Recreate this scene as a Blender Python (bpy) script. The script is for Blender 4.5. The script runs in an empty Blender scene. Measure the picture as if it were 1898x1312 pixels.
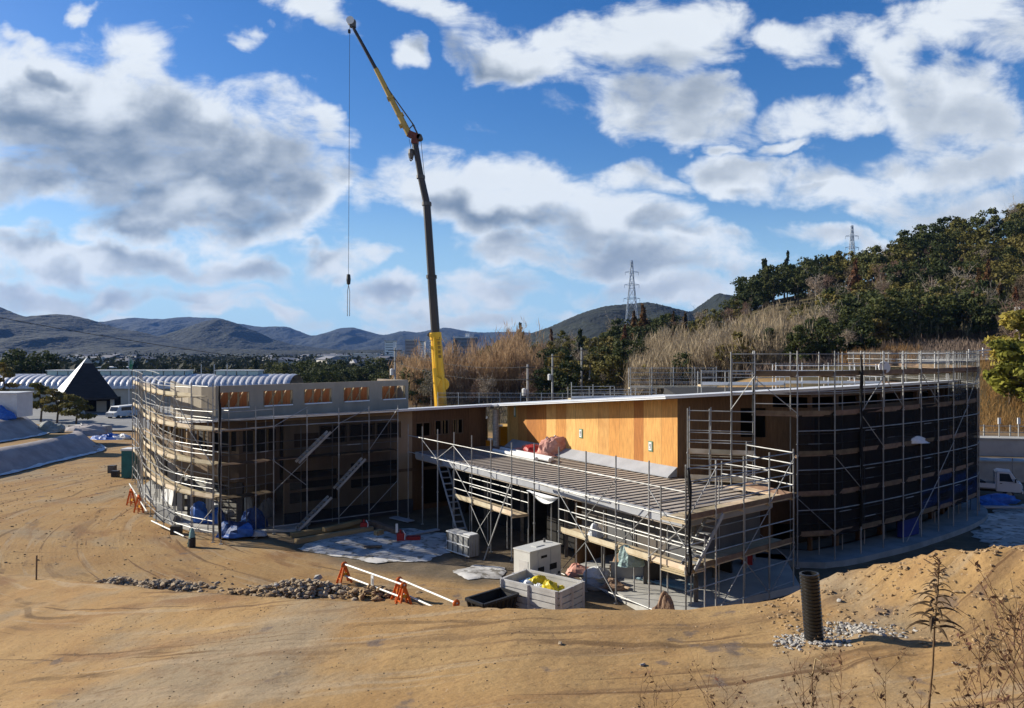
import bpy, math, random
import numpy as np
from mathutils import Vector, Matrix
random.seed(7); rng = np.random.default_rng(7)
R = math.radians
SC = bpy.context.scene
COL = SC.collection
F, H, HV = 1407.0, 9.7, 660.0          # focal length in photo pixels, eye height, horizon row

# ------------------------------------------------------------------ camera
cam = bpy.data.cameras.new('camera'); camo = bpy.data.objects.new('camera', cam); COL.objects.link(camo)
camo.location = (0, 0, H); camo.rotation_euler = (R(90), 0, 0)
cam.sensor_width = 36; cam.lens = 36*F/1898; cam.shift_y = 4/1898*-1
cam.clip_start = 0.1; cam.clip_end = 60000
SC.camera = camo

# ------------------------------------------------------------------ light
SUN_DIR = Vector((-2.5, .76, 1.26)).normalized()       # towards the sun
SUN_EL = math.asin(SUN_DIR.z); SUN_AZ = math.atan2(SUN_DIR.x, SUN_DIR.y)
sl = bpy.data.lights.new('sun', 'SUN'); sl.energy = 5.0; sl.angle = R(0.5); sl.color = (1.0, .93, .80)
so = bpy.data.objects.new('sun', sl); COL.objects.link(so)
so.rotation_euler = SUN_DIR.to_track_quat('Z', 'Y').to_euler(); so.location = (-60, 0, 60)
SC.view_settings.view_transform = 'Standard'; SC.view_settings.look = 'None'
SC.view_settings.exposure = 0.78; SC.view_settings.gamma = 1.0

# ------------------------------------------------------------------ sky
CLOUDS = [  # photo-like bearings of each cloud bank: u, v, half width, half height, tilt, strength
 (150,240,290,145,8,1.15),(420,290,230,120,17,1),(40,170,130,95,0,1),(330,385,290,66,8,1.1),(560,375,90,62,0,1),(110,335,250,55,5,1),
 (590,228,66,22,15,.7),(300,170,120,40,10,.8),(40,480,130,45,0,.9),(230,495,230,36,5,.9),(440,515,120,25,8,.8),(130,555,190,24,0,.8),(330,565,160,18,0,.7),
 (790,355,110,66,0,1),(940,378,200,62,3,1.1),(1100,412,180,58,5,1.1),(1160,335,90,42,0,1),(1245,355,60,24,8,.8),(1200,480,250,38,5,1),(1010,470,150,32,0,.8),
 (610,505,95,22,0,.8),(700,490,50,14,0,.8),(930,545,140,28,0,.8),(760,560,110,24,0,.8),(650,330,60,30,0,.7),
 (800,30,130,36,30,.9),(880,80,80,40,30,.8),(960,100,100,50,22,.9),(1190,90,160,78,0,1),(1190,190,140,50,12,.95),(1290,200,90,44,10,.9),(1330,50,110,45,0,.85),(1490,85,80,32,5,.8),(1260,232,140,26,5,.8),(1060,70,80,40,0,.8),
 (585,40,70,34,38,.8),(745,125,42,22,0,.85),(480,75,30,14,50,.5),(145,32,30,9,0,.55),(50,70,50,20,20,.6),
 (1790,50,130,55,0,.85),(1640,115,100,42,10,.85),(1530,212,150,34,0,.9),(1770,195,170,75,0,.9),(1860,240,120,90,0,.9),(1800,325,180,52,0,.9),(1405,345,95,42,5,1),(1620,370,140,42,5,.9),(1770,395,170,40,0,.9),
 (1450,272,50,9,-8,.6),(1350,280,28,9,0,.6),(1560,470,90,18,0,.7),(1200,545,150,26,0,.8),(860,600,220,14,0,.6),(500,590,200,14,0,.6),(60,600,120,14,0,.6),(1210,395,40,16,0,.7),
 (2300,200,300,160,0,.9),(-400,250,300,150,0,.9),(900,-300,420,150,0,.9),(200,-260,300,90,0,.8),(1700,-250,300,110,0,.9)]
world = bpy.data.worlds.new('World'); SC.world = world; world.use_nodes = True
nt = world.node_tree; nt.nodes.clear()
def nd(tree, t, **kw):
    n = tree.nodes.new(t)
    for k, v in kw.items():
        if k.startswith('i_'):
            n.inputs[int(k[2:])].default_value = v
        else: setattr(n, k, v)
    return n
def mth(tree, op, a, b=None, c=None, clamp=False):
    n = tree.nodes.new('ShaderNodeMath'); n.operation = op; n.use_clamp = clamp
    for i, x in enumerate((a, b, c)):
        if x is None: continue
        if isinstance(x, (int, float)): n.inputs[i].default_value = x
        else: tree.links.new(x, n.inputs[i])
    return n.outputs[0]
def smooth(tree, x, lo, hi, a=0.0, b=1.0):
    n = tree.nodes.new('ShaderNodeMapRange'); n.interpolation_type = 'SMOOTHSTEP'
    tree.links.new(x, n.inputs['Value'])
    for k, v in (('From Min', lo), ('From Max', hi), ('To Min', a), ('To Max', b)): n.inputs[k].default_value = v
    return n.outputs[0]
def mixc(tree, f, a, b, mode='MIX'):
    n = tree.nodes.new('ShaderNodeMix'); n.data_type = 'RGBA'; n.blend_type = mode
    for i, x in ((0, f), (6, a), (7, b)):
        if isinstance(x, (int, float)): n.inputs[i].default_value = x
        elif isinstance(x, tuple): n.inputs[i].default_value = x if len(x) == 4 else (*x, 1)
        else: tree.links.new(x, n.inputs[i])
    return n.outputs[2]
# density of cloud on the sky plane (direction x/y, z/y), as a group so that it can be read twice
g = bpy.data.node_groups.new('cloud_density', 'ShaderNodeTree')
g.interface.new_socket('P', in_out='INPUT', socket_type='NodeSocketVector')
g.interface.new_socket('Broad', in_out='OUTPUT', socket_type='NodeSocketFloat')
g.interface.new_socket('Fine', in_out='OUTPUT', socket_type='NodeSocketFloat')
gi = g.nodes.new('NodeGroupInput'); go = g.nodes.new('NodeGroupOutput')
wn = nd(g, 'ShaderNodeTexNoise', noise_dimensions='2D'); wn.inputs['Scale'].default_value = 7; wn.inputs['Detail'].default_value = 5
g.links.new(gi.outputs[0], wn.inputs['Vector'])
w1 = nd(g, 'ShaderNodeVectorMath', operation='SUBTRACT'); g.links.new(wn.outputs['Color'], w1.inputs[0]); w1.inputs[1].default_value = (.5, .5, .5)
w2 = nd(g, 'ShaderNodeVectorMath', operation='MULTIPLY_ADD'); g.links.new(w1.outputs[0], w2.inputs[0]); w2.inputs[1].default_value = (.17, .12, 0); g.links.new(gi.outputs[0], w2.inputs[2])
acc = None
wsep = g.nodes.new('ShaderNodeSeparateXYZ'); g.links.new(w2.outputs[0], wsep.inputs[0])
for (u, v, ru, rv, rot, st) in CLOUDS:      # each bank is read after the one before it (z carries the chain), which keeps the shader's stack small
    m = g.nodes.new('ShaderNodeMapping'); m.vector_type = 'TEXTURE'
    m.inputs['Location'].default_value = ((u-949)/F, -(v-HV)/F, 0)
    m.inputs['Rotation'].default_value = (0, 0, -R(rot)); m.inputs['Scale'].default_value = (ru*1.10/F, (rv*1.12+7)/F, 1e5)
    cx = g.nodes.new('ShaderNodeCombineXYZ'); g.links.new(wsep.outputs[0], cx.inputs[0]); g.links.new(wsep.outputs[1], cx.inputs[1])
    if acc is not None: g.links.new(acc, cx.inputs[2])
    g.links.new(cx.outputs[0], m.inputs['Vector'])
    l = nd(g, 'ShaderNodeVectorMath', operation='DOT_PRODUCT'); g.links.new(m.outputs[0], l.inputs[0]); g.links.new(m.outputs[0], l.inputs[1])
    d = mth(g, 'MULTIPLY_ADD', l.outputs['Value'], -st, st)
    if acc is None: acc = d
    else:
        n = g.nodes.new('ShaderNodeMath'); n.operation = 'SMOOTH_MAX'; n.inputs[2].default_value = .16
        g.links.new(acc, n.inputs[0]); g.links.new(d, n.inputs[1]); acc = n.outputs[0]
acc = mth(g, 'MAXIMUM', acc, -.55)
mp = g.nodes.new('ShaderNodeMapping'); mp.inputs['Scale'].default_value = (.85, 1.6, 1); g.links.new(gi.outputs[0], mp.inputs['Vector'])
fb = nd(g, 'ShaderNodeTexNoise', noise_dimensions='2D'); fb.inputs['Scale'].default_value = 11; fb.inputs['Detail'].default_value = 10; fb.inputs['Roughness'].default_value = .6; fb.inputs['Distortion'].default_value = .25
g.links.new(mp.outputs[0], fb.inputs['Vector'])
fine = mth(g, 'MULTIPLY_ADD', mth(g, 'SUBTRACT', fb.outputs[0], .51), 2.5, acc)
fb2 = nd(g, 'ShaderNodeTexNoise', noise_dimensions='2D'); fb2.inputs['Scale'].default_value = 8; fb2.inputs['Detail'].default_value = 7; fb2.inputs['Roughness'].default_value = .52; fb2.inputs['Distortion'].default_value = .2
g.links.new(mp.outputs[0], fb2.inputs['Vector'])
broad = mth(g, 'MULTIPLY_ADD', mth(g, 'SUBTRACT', fb2.outputs[0], .5), 1.05, acc)
g.links.new(broad, go.inputs[0]); g.links.new(fine, go.inputs[1])

tc = nt.nodes.new('ShaderNodeTexCoord'); sx = nt.nodes.new('ShaderNodeSeparateXYZ'); nt.links.new(tc.outputs['Generated'], sx.inputs[0])
yy = mth(nt, 'MAXIMUM', mth(nt, 'ABSOLUTE', sx.outputs[1]), .12)
zz = mth(nt, 'MAXIMUM', sx.outputs[2], -.01)
cb = nt.nodes.new('ShaderNodeCombineXYZ')
nt.links.new(mth(nt, 'DIVIDE', sx.outputs[0], yy), cb.inputs[0]); nt.links.new(mth(nt, 'DIVIDE', zz, yy), cb.inputs[1])
g1 = nt.nodes.new('ShaderNodeGroup'); g1.node_tree = g; nt.links.new(cb.outputs[0], g1.inputs[0])
of = nd(nt, 'ShaderNodeVectorMath', operation='ADD'); nt.links.new(cb.outputs[0], of.inputs[0]); of.inputs[1].default_value = (-.030, .055, 0)
g2 = nt.nodes.new('ShaderNodeGroup'); g2.node_tree = g; nt.links.new(of.outputs[0], g2.inputs[0])
alpha = smooth(nt, g1.outputs[1], -.22, .78)
grad = mth(nt, 'SUBTRACT', g1.outputs[0], g2.outputs[0])
lit = smooth(nt, grad, -.05, .85)
thick = smooth(nt, g1.outputs[0], .08, 1.0)
face = smooth(nt, cb.outputs[0] if False else mth(nt, 'DIVIDE', sx.outputs[0], yy), .02, .45, 1.0, .55)
sn = nt.nodes.new('ShaderNodeTexNoise'); sn.noise_dimensions = '2D'; sn.inputs['Scale'].default_value = 9; sn.inputs['Detail'].default_value = 6; sn.inputs['Roughness'].default_value = .55
smp = nt.nodes.new('ShaderNodeMapping'); smp.inputs['Scale'].default_value = (1, 1.9, 1); nt.links.new(cb.outputs[0], smp.inputs[0]); nt.links.new(smp.outputs[0], sn.inputs['Vector'])
patch = smooth(nt, sn.outputs[0], .30, .62, .72, 1.0)
ratio = mth(nt, 'DIVIDE', zz, yy)
low = smooth(nt, ratio, .02, .16)
shade = mth(nt, 'MULTIPLY', mth(nt, 'MULTIPLY', mth(nt, 'MULTIPLY', thick, face), patch), mth(nt, 'MULTIPLY_ADD', lit, -.92, 1.0))
shade = mth(nt, 'MULTIPLY', shade, mth(nt, 'MULTIPLY_ADD', low, .40, .60))
white = mixc(nt, low, (7.2, 7.6, 7.8), (8.3, 8.8, 9.2))
cloudc = mixc(nt, shade, white, (1.7, 2.3, 3.1))
sky = nd(nt, 'ShaderNodeTexSky', sky_type='NISHITA', sun_disc=False)
sky.sun_elevation = SUN_EL; sky.sun_rotation = SUN_AZ; sky.altitude = 100; sky.air_density = 1.0; sky.dust_density = .4; sky.ozone_density = 2.2
hsv = nt.nodes.new('ShaderNodeHueSaturation'); hsv.inputs['Saturation'].default_value = 1.4; hsv.inputs['Hue'].default_value = .512; hsv.inputs['Value'].default_value = 1.25
nt.links.new(sky.outputs[0], hsv.inputs['Color'])
air = smooth(nt, ratio, .0, .26, .88, .0)          # pale air towards the horizon
clear = mixc(nt, air, hsv.outputs[0], (3.6, 6.0, 8.4))
final = mixc(nt, mth(nt, 'MULTIPLY', alpha, .94), clear, cloudc)
bg = nt.nodes.new('ShaderNodeBackground'); bg.inputs['Strength'].default_value = .062; nt.links.new(final, bg.inputs['Color'])
wo = nt.nodes.new('ShaderNodeOutputWorld'); nt.links.new(bg.outputs[0], wo.inputs[0])
world.cycles.sampling_method = 'NONE'
SC.cycles.max_bounces = 5; SC.cycles.diffuse_bounces = 2; SC.cycles.glossy_bounces = 2; SC.cycles.transparent_max_bounces = 16
SC.cycles.volume_bounces = 0; SC.cycles.use_denoising = True

# ------------------------------------------------------------------ helpers
def P(u, v, d): return Vector(((u-949)/F*d, d, H-(v-HV)/F*d))
def G(u, v, z=0.0):
    d = (H-z)*F/(v-HV); return Vector(((u-949)/F*d, d, z))
class MB:
    def __init__(s): s.v = []; s.f = []; s.m = []
    def add(s, vs, fs, m=0):
        o = len(s.v); s.v += [tuple(x) for x in vs]; s.f += [tuple(i+o for i in f) for f in fs]; s.m += [m]*len(fs); return s
    def box(s, c, size, rz=0.0, m=0, M=None):
        x, y, z = (k/2 for k in size); vs = [Vector((a*x, b*y, e*z)) for a in (-1, 1) for b in (-1, 1) for e in (-1, 1)]
        M = M if M is not None else Matrix.Rotation(rz, 3, 'Z'); c = Vector(c)
        return s.add([M @ q + c for q in vs], [(0,1,3,2),(4,6,7,5),(0,4,5,1),(2,3,7,6),(0,2,6,4),(1,5,7,3)], m)
    def bar(s, p, q, w, h, m=0, up=(0,0,1)):
        p, q = Vector(p), Vector(q); d = q-p; L = d.length
        if L < 1e-6: return s
        d.normalize(); up = Vector(up)
        if abs(d.dot(up)) > .98: up = Vector((1, 0, 0))
        a = d.cross(up).normalized(); b = a.cross(d)
        return s.box((p+q)/2, (L, w, h), m=m, M=Matrix((d, a, b)).transposed())
    def tube(s, p, q, r, n=6, r2=None, m=0):
        p, q = Vector(p), Vector(q); d = q-p
        if d.length < 1e-6: return s
        d.normalize(); a = d.orthogonal().normalized(); b = d.cross(a); r2 = r if r2 is None else r2
        vs = []
        for c, rr in ((p, r), (q, r2)):
            vs += [c+(a*math.cos(t*2*math.pi/n)+b*math.sin(t*2*math.pi/n))*rr for t in range(n)]
        fs = [(i, (i+1) % n, n+(i+1) % n, n+i) for i in range(n)]
        fs += [tuple(range(n-1, -1, -1)), tuple(range(n, 2*n))]
        return s.add(vs, fs, m)
    def path(s, pts, r, n=6, m=0, taper=None):
        """a continuous pipe through the points"""
        pts = [Vector(p) for p in pts]; k = len(pts); vs = []; fs = []
        a = None
        for i, p in enumerate(pts):
            d = (pts[min(i+1, k-1)]-pts[max(i-1, 0)]).normalized()
            a = d.orthogonal().normalized() if a is None else (a-d*a.dot(d)).normalized()
            b = d.cross(a); rr = r*(taper(i/(k-1)) if taper else 1)
            vs += [p+(a*math.cos(t*2*math.pi/n)+b*math.sin(t*2*math.pi/n))*rr for t in range(n)]
        for i in range(k-1):
            fs += [(i*n+j, i*n+(j+1) % n, (i+1)*n+(j+1) % n, (i+1)*n+j) for j in range(n)]
        fs += [tuple(range(n-1, -1, -1)), tuple(range((k-1)*n, k*n))]
        return s.add(vs, fs, m)
    def prism(s, poly, z0, z1, m=0, zf0=None, zf1=None):
        """poly anticlockwise; z0 / z1 numbers, or functions of (x, y)"""
        n = len(poly); A = (lambda x, y: z0) if not callable(z0) else z0; B = (lambda x, y: z1) if not callable(z1) else z1
        vs = [(x, y, A(x, y)) for x, y in poly]+[(x, y, B(x, y)) for x, y in poly]
        fs = [(i, (i+1) % n, n+(i+1) % n, n+i) for i in range(n)]+[tuple(range(n-1, -1, -1)), tuple(range(n, 2*n))]
        return s.add(vs, fs, m)
    def lathe(s, prof, c=(0,0,0), n=12, m=0, ax=None):
        vs = []; fs = []; c = Vector(c); k = len(prof); ax = ax or Matrix.Identity(3)
        for r, z in prof: vs += [ax @ Vector((r*math.cos(2*math.pi*i/n), r*math.sin(2*math.pi*i/n), z))+c for i in range(n)]
        for j in range(k-1): fs += [(j*n+i, j*n+(i+1) % n, (j+1)*n+(i+1) % n, (j+1)*n+i) for i in range(n)]
        fs += [tuple(range(n-1, -1, -1)), tuple(range((k-1)*n, k*n))]
        return s.add(vs, fs, m)
    def build(s, name, mats, parent=None, smooth=False, loc=None, rz=0.0):
        me = bpy.data.meshes.new(name)
        off = Vector((0, 0, 0))
        if loc is None and parent is not None: off = wloc(parent)
        me.from_pydata([(x-off.x, y-off.y, z-off.z) for x, y, z in s.v] if off.length else s.v, [], s.f)
        for mm in (mats if isinstance(mats, (list, tuple)) else [mats]): me.materials.append(mm)
        if len(set(s.m)) > 1: me.polygons.foreach_set('material_index', s.m)
        if smooth: me.polygons.foreach_set('use_smooth', [True]*len(s.f))
        me.update()
        o = bpy.data.objects.new(name, me); COL.objects.link(o)
        if parent is not None: o.parent = parent
        if loc is not None: o.location = Vector(loc)-(wloc(parent) if parent is not None else Vector((0, 0, 0)))
        if rz: o.rotation_euler = (0, 0, rz)
        return o
def wloc(o):
    l = Vector(o.location)
    while o.parent is not None: o = o.parent; l = l+Vector(o.location)
    return l
def tag(o, label=None, cat=None, group=None, kind=None):
    for k, v in (('label', label), ('category', cat), ('group', group), ('kind', kind)):
        if v: o[k] = v
    return o
def thing(name, label, cat, loc=(0,0,0), group=None):
    o = bpy.data.objects.new(name, None); COL.objects.link(o); o.location = loc; o.empty_display_size = .3
    return tag(o, label, cat, group)
KIDS = {}
def dup(root, loc, rz=None, scale=None, label=None, group=None):
    c = root.copy(); COL.objects.link(c); c.location = loc
    if rz is not None: c.rotation_euler = (0, 0, rz)
    if scale is not None: c.scale = scale if isinstance(scale, tuple) else (scale,)*3
    if label: c['label'] = label
    if group: c['group'] = group
    if root.name not in KIDS: KIDS[root.name] = [(k, list(k.children)) for k in root.children]
    for k, gk in KIDS[root.name]:
        a = k.copy(); COL.objects.link(a); a.parent = c
        for q in gk: b = q.copy(); COL.objects.link(b); b.parent = a
    return c

# ------------------------------------------------------------------ materials
def M(name, c1, c2=None, scale=3.0, rough=.8, metal=0.0, bump=0.0, stretch=(1,1,1), detail=4, rnd=0.0, spec=.3, bscale=None, coord='Object'):
    m = bpy.data.materials.new(name); m.use_nodes = True; t = m.node_tree; b = t.nodes['Principled BSDF']
    b.inputs['Roughness'].default_value = rough; b.inputs['Metallic'].default_value = metal; b.inputs['Specular IOR Level'].default_value = spec
    c2 = c2 or tuple(x*.75 for x in c1)
    c1 = tuple(x*.82 for x in c1); c2 = tuple(x*.82 for x in c2)
    tcn = t.nodes.new('ShaderNodeTexCoord'); mpn = t.nodes.new('ShaderNodeMapping'); mpn.inputs['Scale'].default_value = stretch
    t.links.new(tcn.outputs[coord], mpn.inputs['Vector'])
    n = t.nodes.new('ShaderNodeTexNoise'); n.inputs['Scale'].default_value = scale; n.inputs['Detail'].default_value = detail; n.inputs['Roughness'].default_value = .6
    t.links.new(mpn.outputs[0], n.inputs['Vector'])
    f = smooth(t, n.outputs[0], .3, .7)
    c = mixc(t, f, c1, c2)
    if rnd:
        oi = t.nodes.new('ShaderNodeObjectInfo'); hs = t.nodes.new('ShaderNodeHueSaturation')
        t.links.new(c, hs.inputs['Color'])
        t.links.new(mth(t, 'MULTIPLY_ADD', oi.outputs['Random'], rnd*2, 1-rnd), hs.inputs['Value'])
        t.links.new(mth(t, 'MULTIPLY_ADD', oi.outputs['Random'], -rnd*.14, .5+rnd*.07), hs.inputs['Hue'])
        c = hs.outputs[0]
    t.links.new(c, b.inputs['Base Color'])
    if bump:
        n2 = t.nodes.new('ShaderNodeTexNoise'); n2.inputs['Scale'].default_value = bscale or scale*4; n2.inputs['Detail'].default_value = 5
        t.links.new(mpn.outputs[0], n2.inputs['Vector'])
        bp = t.nodes.new('ShaderNodeBump'); bp.inputs['Strength'].default_value = min(1, bump); bp.inputs['Distance'].default_value = .05*max(1, bump)
        t.links.new(n2.outputs[0], bp.inputs['Height']); t.links.new(bp.outputs[0], b.inputs['Normal'])
    return m
def sheer(name, c, opacity, rough=.9):
    """fine netting: part of the light goes through its holes"""
    m = bpy.data.materials.new(name); m.use_nodes = True; t = m.node_tree; b = t.nodes['Principled BSDF']
    b.inputs['Base Color'].default_value = (*c, 1); b.inputs['Roughness'].default_value = rough; b.inputs['Specular IOR Level'].default_value = .1
    tr = t.nodes.new('ShaderNodeBsdfTransparent'); mx = t.nodes.new('ShaderNodeMixShader')
    tcn = t.nodes.new('ShaderNodeTexCoord'); n = t.nodes.new('ShaderNodeTexNoise'); n.inputs['Scale'].default_value = .8; n.inputs['Detail'].default_value = 4
    mpn = t.nodes.new('ShaderNodeMapping'); mpn.inputs['Scale'].default_value = (1, 1, .3)
    t.links.new(tcn.outputs['Object'], mpn.inputs[0]); t.links.new(mpn.outputs[0], n.inputs['Vector'])
    t.links.new(smooth(t, n.outputs[0], .25, .75, max(0, opacity-.1), min(1, opacity+.1)), mx.inputs[0])
    t.links.new(tr.outputs[0], mx.inputs[1]); t.links.new(b.outputs[0], mx.inputs[2]); t.links.new(mx.outputs[0], t.nodes['Material Output'].inputs[0])
    return m
m_steel = M('galvanised_pipe', (.44,.44,.42), (.28,.28,.27), 2.0, .55, .30, rnd=.2)
m_darksteel = M('weathered_steel', (.16,.15,.14), (.08,.08,.08), 3, .6, .5)
m_deck = M('scaffold_board', (.62,.50,.33), (.46,.35,.21), 2.5, .8, stretch=(1,1,4), rnd=.2, bump=.2)
m_toe = M('toe_board_wood', (.70,.60,.43), (.55,.44,.29), 2, .8, rnd=.15)
m_browndeck = M('weathered_board', (.24,.165,.10), (.15,.10,.065), 2.5, .85, rnd=.2)
m_net = sheer('dark_netting', (.020,.018,.016), .58)
m_netdark = sheer('heavy_netting', (.014,.013,.013), .82)
m_netlight = sheer('thin_netting', (.05,.05,.05), .36)
m_netedge = M('netting_border', (.02,.02,.02), (.01,.01,.01), 4, .9)
m_netblue = sheer('blue_netting', (.02,.04,.12), .55)
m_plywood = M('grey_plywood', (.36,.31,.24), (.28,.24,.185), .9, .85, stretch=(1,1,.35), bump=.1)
m_shadewood = M('shaded_plywood', (.19,.13,.08), (.13,.09,.055), 1.0, .85, stretch=(1,1,.35))  # plywood with shade put into its darker colour
m_concrete = M('pale_concrete', (.50,.49,.45), (.38,.37,.34), 1.2, .9, bump=.15)
m_concgrey = M('grey_concrete', (.50,.50,.49), (.38,.38,.375), .5, .9, bump=.15)
m_asphalt = M('asphalt', (.11,.11,.11), (.075,.075,.075), 1.5, .9)
m_white = M('white_metal', (.78,.78,.76), (.70,.70,.68), 2, .45)
m_roofwhite = M('white_roof_edging', (.80,.81,.82), (.72,.73,.75), 1, .4)
m_dark = M('dark_interior', (.03,.028,.026), (.02,.018,.016), 1, .95)  # near-black colour standing in for unlit interiors; also on vents
m_black = M('black_plastic', (.018,.018,.02), (.012,.012,.013), 2, .5, spec=.4)
m_yellow = M('yellow_paint', (.78,.45,.015), (.68,.37,.012), 1.0, .4, spec=.4)
m_orange = M('orange_paint', (.75,.16,.02), (.62,.12,.02), 2, .5)
m_red = M('red_paint', (.42,.03,.025), (.30,.02,.02), 3, .5)
m_blue = M('blue_tarp', (.04,.16,.55), (.025,.10,.38), 4, .5, bump=.5, bscale=6)
m_teal = M('teal_panel', (.02,.16,.16), (.015,.11,.115), 2, .5)
m_membrane = M('grey_membrane', (.42,.43,.45), (.34,.35,.37), 1.0, .7)
m_timber = M('raw_timber', (.42,.30,.15), (.30,.20,.10), 1.5, .8, stretch=(1,1,5), rnd=.2)
m_glass = M('dark_glass', (.02,.025,.03), (.02,.025,.03), 1, .08, spec=.6)
def clt(name, pal, w, axis_z=True, grain=.25):
    """wood panels of width w along the wall's own x axis, each of its own tone, with fine grain"""
    m = bpy.data.materials.new(name); m.use_nodes = True; t = m.node_tree; b = t.nodes['Principled BSDF']; b.inputs['Roughness'].default_value = .6
    b.inputs['Specular IOR Level'].default_value = .25
    tcn = t.nodes.new('ShaderNodeTexCoord'); s = t.nodes.new('ShaderNodeSeparateXYZ'); t.links.new(tcn.outputs['Object'], s.inputs[0])
    wn = t.nodes.new('ShaderNodeTexNoise'); wn.noise_dimensions = '1D'; wn.inputs['Scale'].default_value = .6; t.links.new(s.outputs[0], wn.inputs['W'])
    xw = mth(t, 'MULTIPLY_ADD', wn.outputs[0], w*1.2, s.outputs[0])
    fl = mth(t, 'FLOOR', mth(t, 'DIVIDE', xw, w)); wh = t.nodes.new('ShaderNodeTexWhiteNoise'); wh.noise_dimensions = '1D'; t.links.new(fl, wh.inputs['W'])
    r = t.nodes.new('ShaderNodeValToRGB'); e = r.color_ramp.elements
    e[0].position = 0; e[0].color = (*pal[0], 1); e[1].position = 1; e[1].color = (*pal[-1], 1)
    for i, c in enumerate(pal[1:-1]): k = e.new((i+1)/(len(pal)-1)); k.color = (*c, 1)
    t.links.new(wh.outputs['Value'], r.inputs[0])
    mpn = t.nodes.new('ShaderNodeMapping'); mpn.inputs['Scale'].default_value = (9, 9, .9); t.links.new(tcn.outputs['Object'], mpn.inputs[0])
    n = t.nodes.new('ShaderNodeTexNoise'); n.inputs['Scale'].default_value = 1.6; n.inputs['Detail'].default_value = 6; n.inputs['Distortion'].default_value = .8; t.links.new(mpn.outputs[0], n.inputs['Vector'])
    k = t.nodes.new('ShaderNodeHueSaturation'); t.links.new(r.outputs[0], k.inputs['Color']); t.links.new(smooth(t, n.outputs[0], .25, .75, 1-grain, 1+grain*.6), k.inputs['Value'])
    n3 = t.nodes.new('ShaderNodeTexNoise'); n3.inputs['Scale'].default_value = .9; n3.inputs['Detail'].default_value = 3; t.links.new(tcn.outputs['Object'], n3.inputs['Vector'])
    c = mixc(t, smooth(t, n3.outputs[0], .45, .75, 0, .35), k.outputs[0], tuple(x*.8 for x in pal[0]))
    fr = mth(t, 'FRACT', mth(t, 'DIVIDE', xw, w)); gap = mth(t, 'LESS_THAN', fr, .018)
    c = mixc(t, mth(t, 'MULTIPLY', gap, .6), c, (.12, .06, .02))
    t.links.new(c, b.inputs['Base Color']); return m
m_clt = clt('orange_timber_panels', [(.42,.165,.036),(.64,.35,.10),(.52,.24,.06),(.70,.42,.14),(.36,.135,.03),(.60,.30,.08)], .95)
m_cltdark = clt('shaded_timber_panels', [(.105,.058,.027),(.135,.077,.037),(.088,.048,.024)], .9)  # timber panels darkened in colour for walls that stand in shade
m_intwood = clt('rust_timber', [(.42,.15,.05),(.50,.20,.07),(.34,.11,.035)], .6)
# ------------------------------------------------------------------ terrain
def sst(a, b, x):
    t = np.clip((x-a)/(b-a), 0, 1); return t*t*(3-2*t)
def vnoise(x, y, s=0):
    xi = np.floor(x).astype(np.int64); yi = np.floor(y).astype(np.int64); fx = x-xi; fy = y-yi; fx = fx*fx*(3-2*fx); fy = fy*fy*(3-2*fy)
    def h(i, j):
        n = (i*374761393+j*668265263+s*1274126177) & 0xffffffff; n = ((n ^ (n >> 13))*1274126177) & 0xffffffff; return ((n ^ (n >> 16)) & 0xffff)/65535.0
    return (h(xi,yi)*(1-fx)+h(xi+1,yi)*fx)*(1-fy)+(h(xi,yi+1)*(1-fx)+h(xi+1,yi+1)*fx)*fy
def fbm(x, y, o=4, s=0):
    a = 0; amp = .5
    for k in range(o): a = a+amp*(vnoise(x*2**k, y*2**k, s+k)-.5); amp *= .5
    return a
CX = [-60,-30,-24,-18.6,-11.3,-5,0,4,6.3,7.3,9,10.7,14,20,60]
CY = [46,36,33,30.2,24.6,20.2,17.8,17.4,17.6,17.8,16.9,15.9,14.4,13,12]
CZ = [0,0,.2,.8,2.0,3.1,3.7,3.8,4.0,4.4,5.2,5.7,6.6,8,9]
ZRX = [-60,-30,-18.6,-11.3,-5,0,4,8,14,20,60]; ZRZ = [0,.1,.8,2.0,3.1,3.7,3.8,4.15,4.7,5.4,7]
FU = [-600,860,1000,1200,1400,1600,1898,2200,3200]; FZ = [-1.5,-1.0,0,3.0,6.5,8.5,9.4,11,14]
SU = [-600,860,1000,1180,1280,1380,1440,1600,1720,1898,2200,3200]; SV = [700,700,688,655,632,590,562,532,487,442,405,360]
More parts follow.
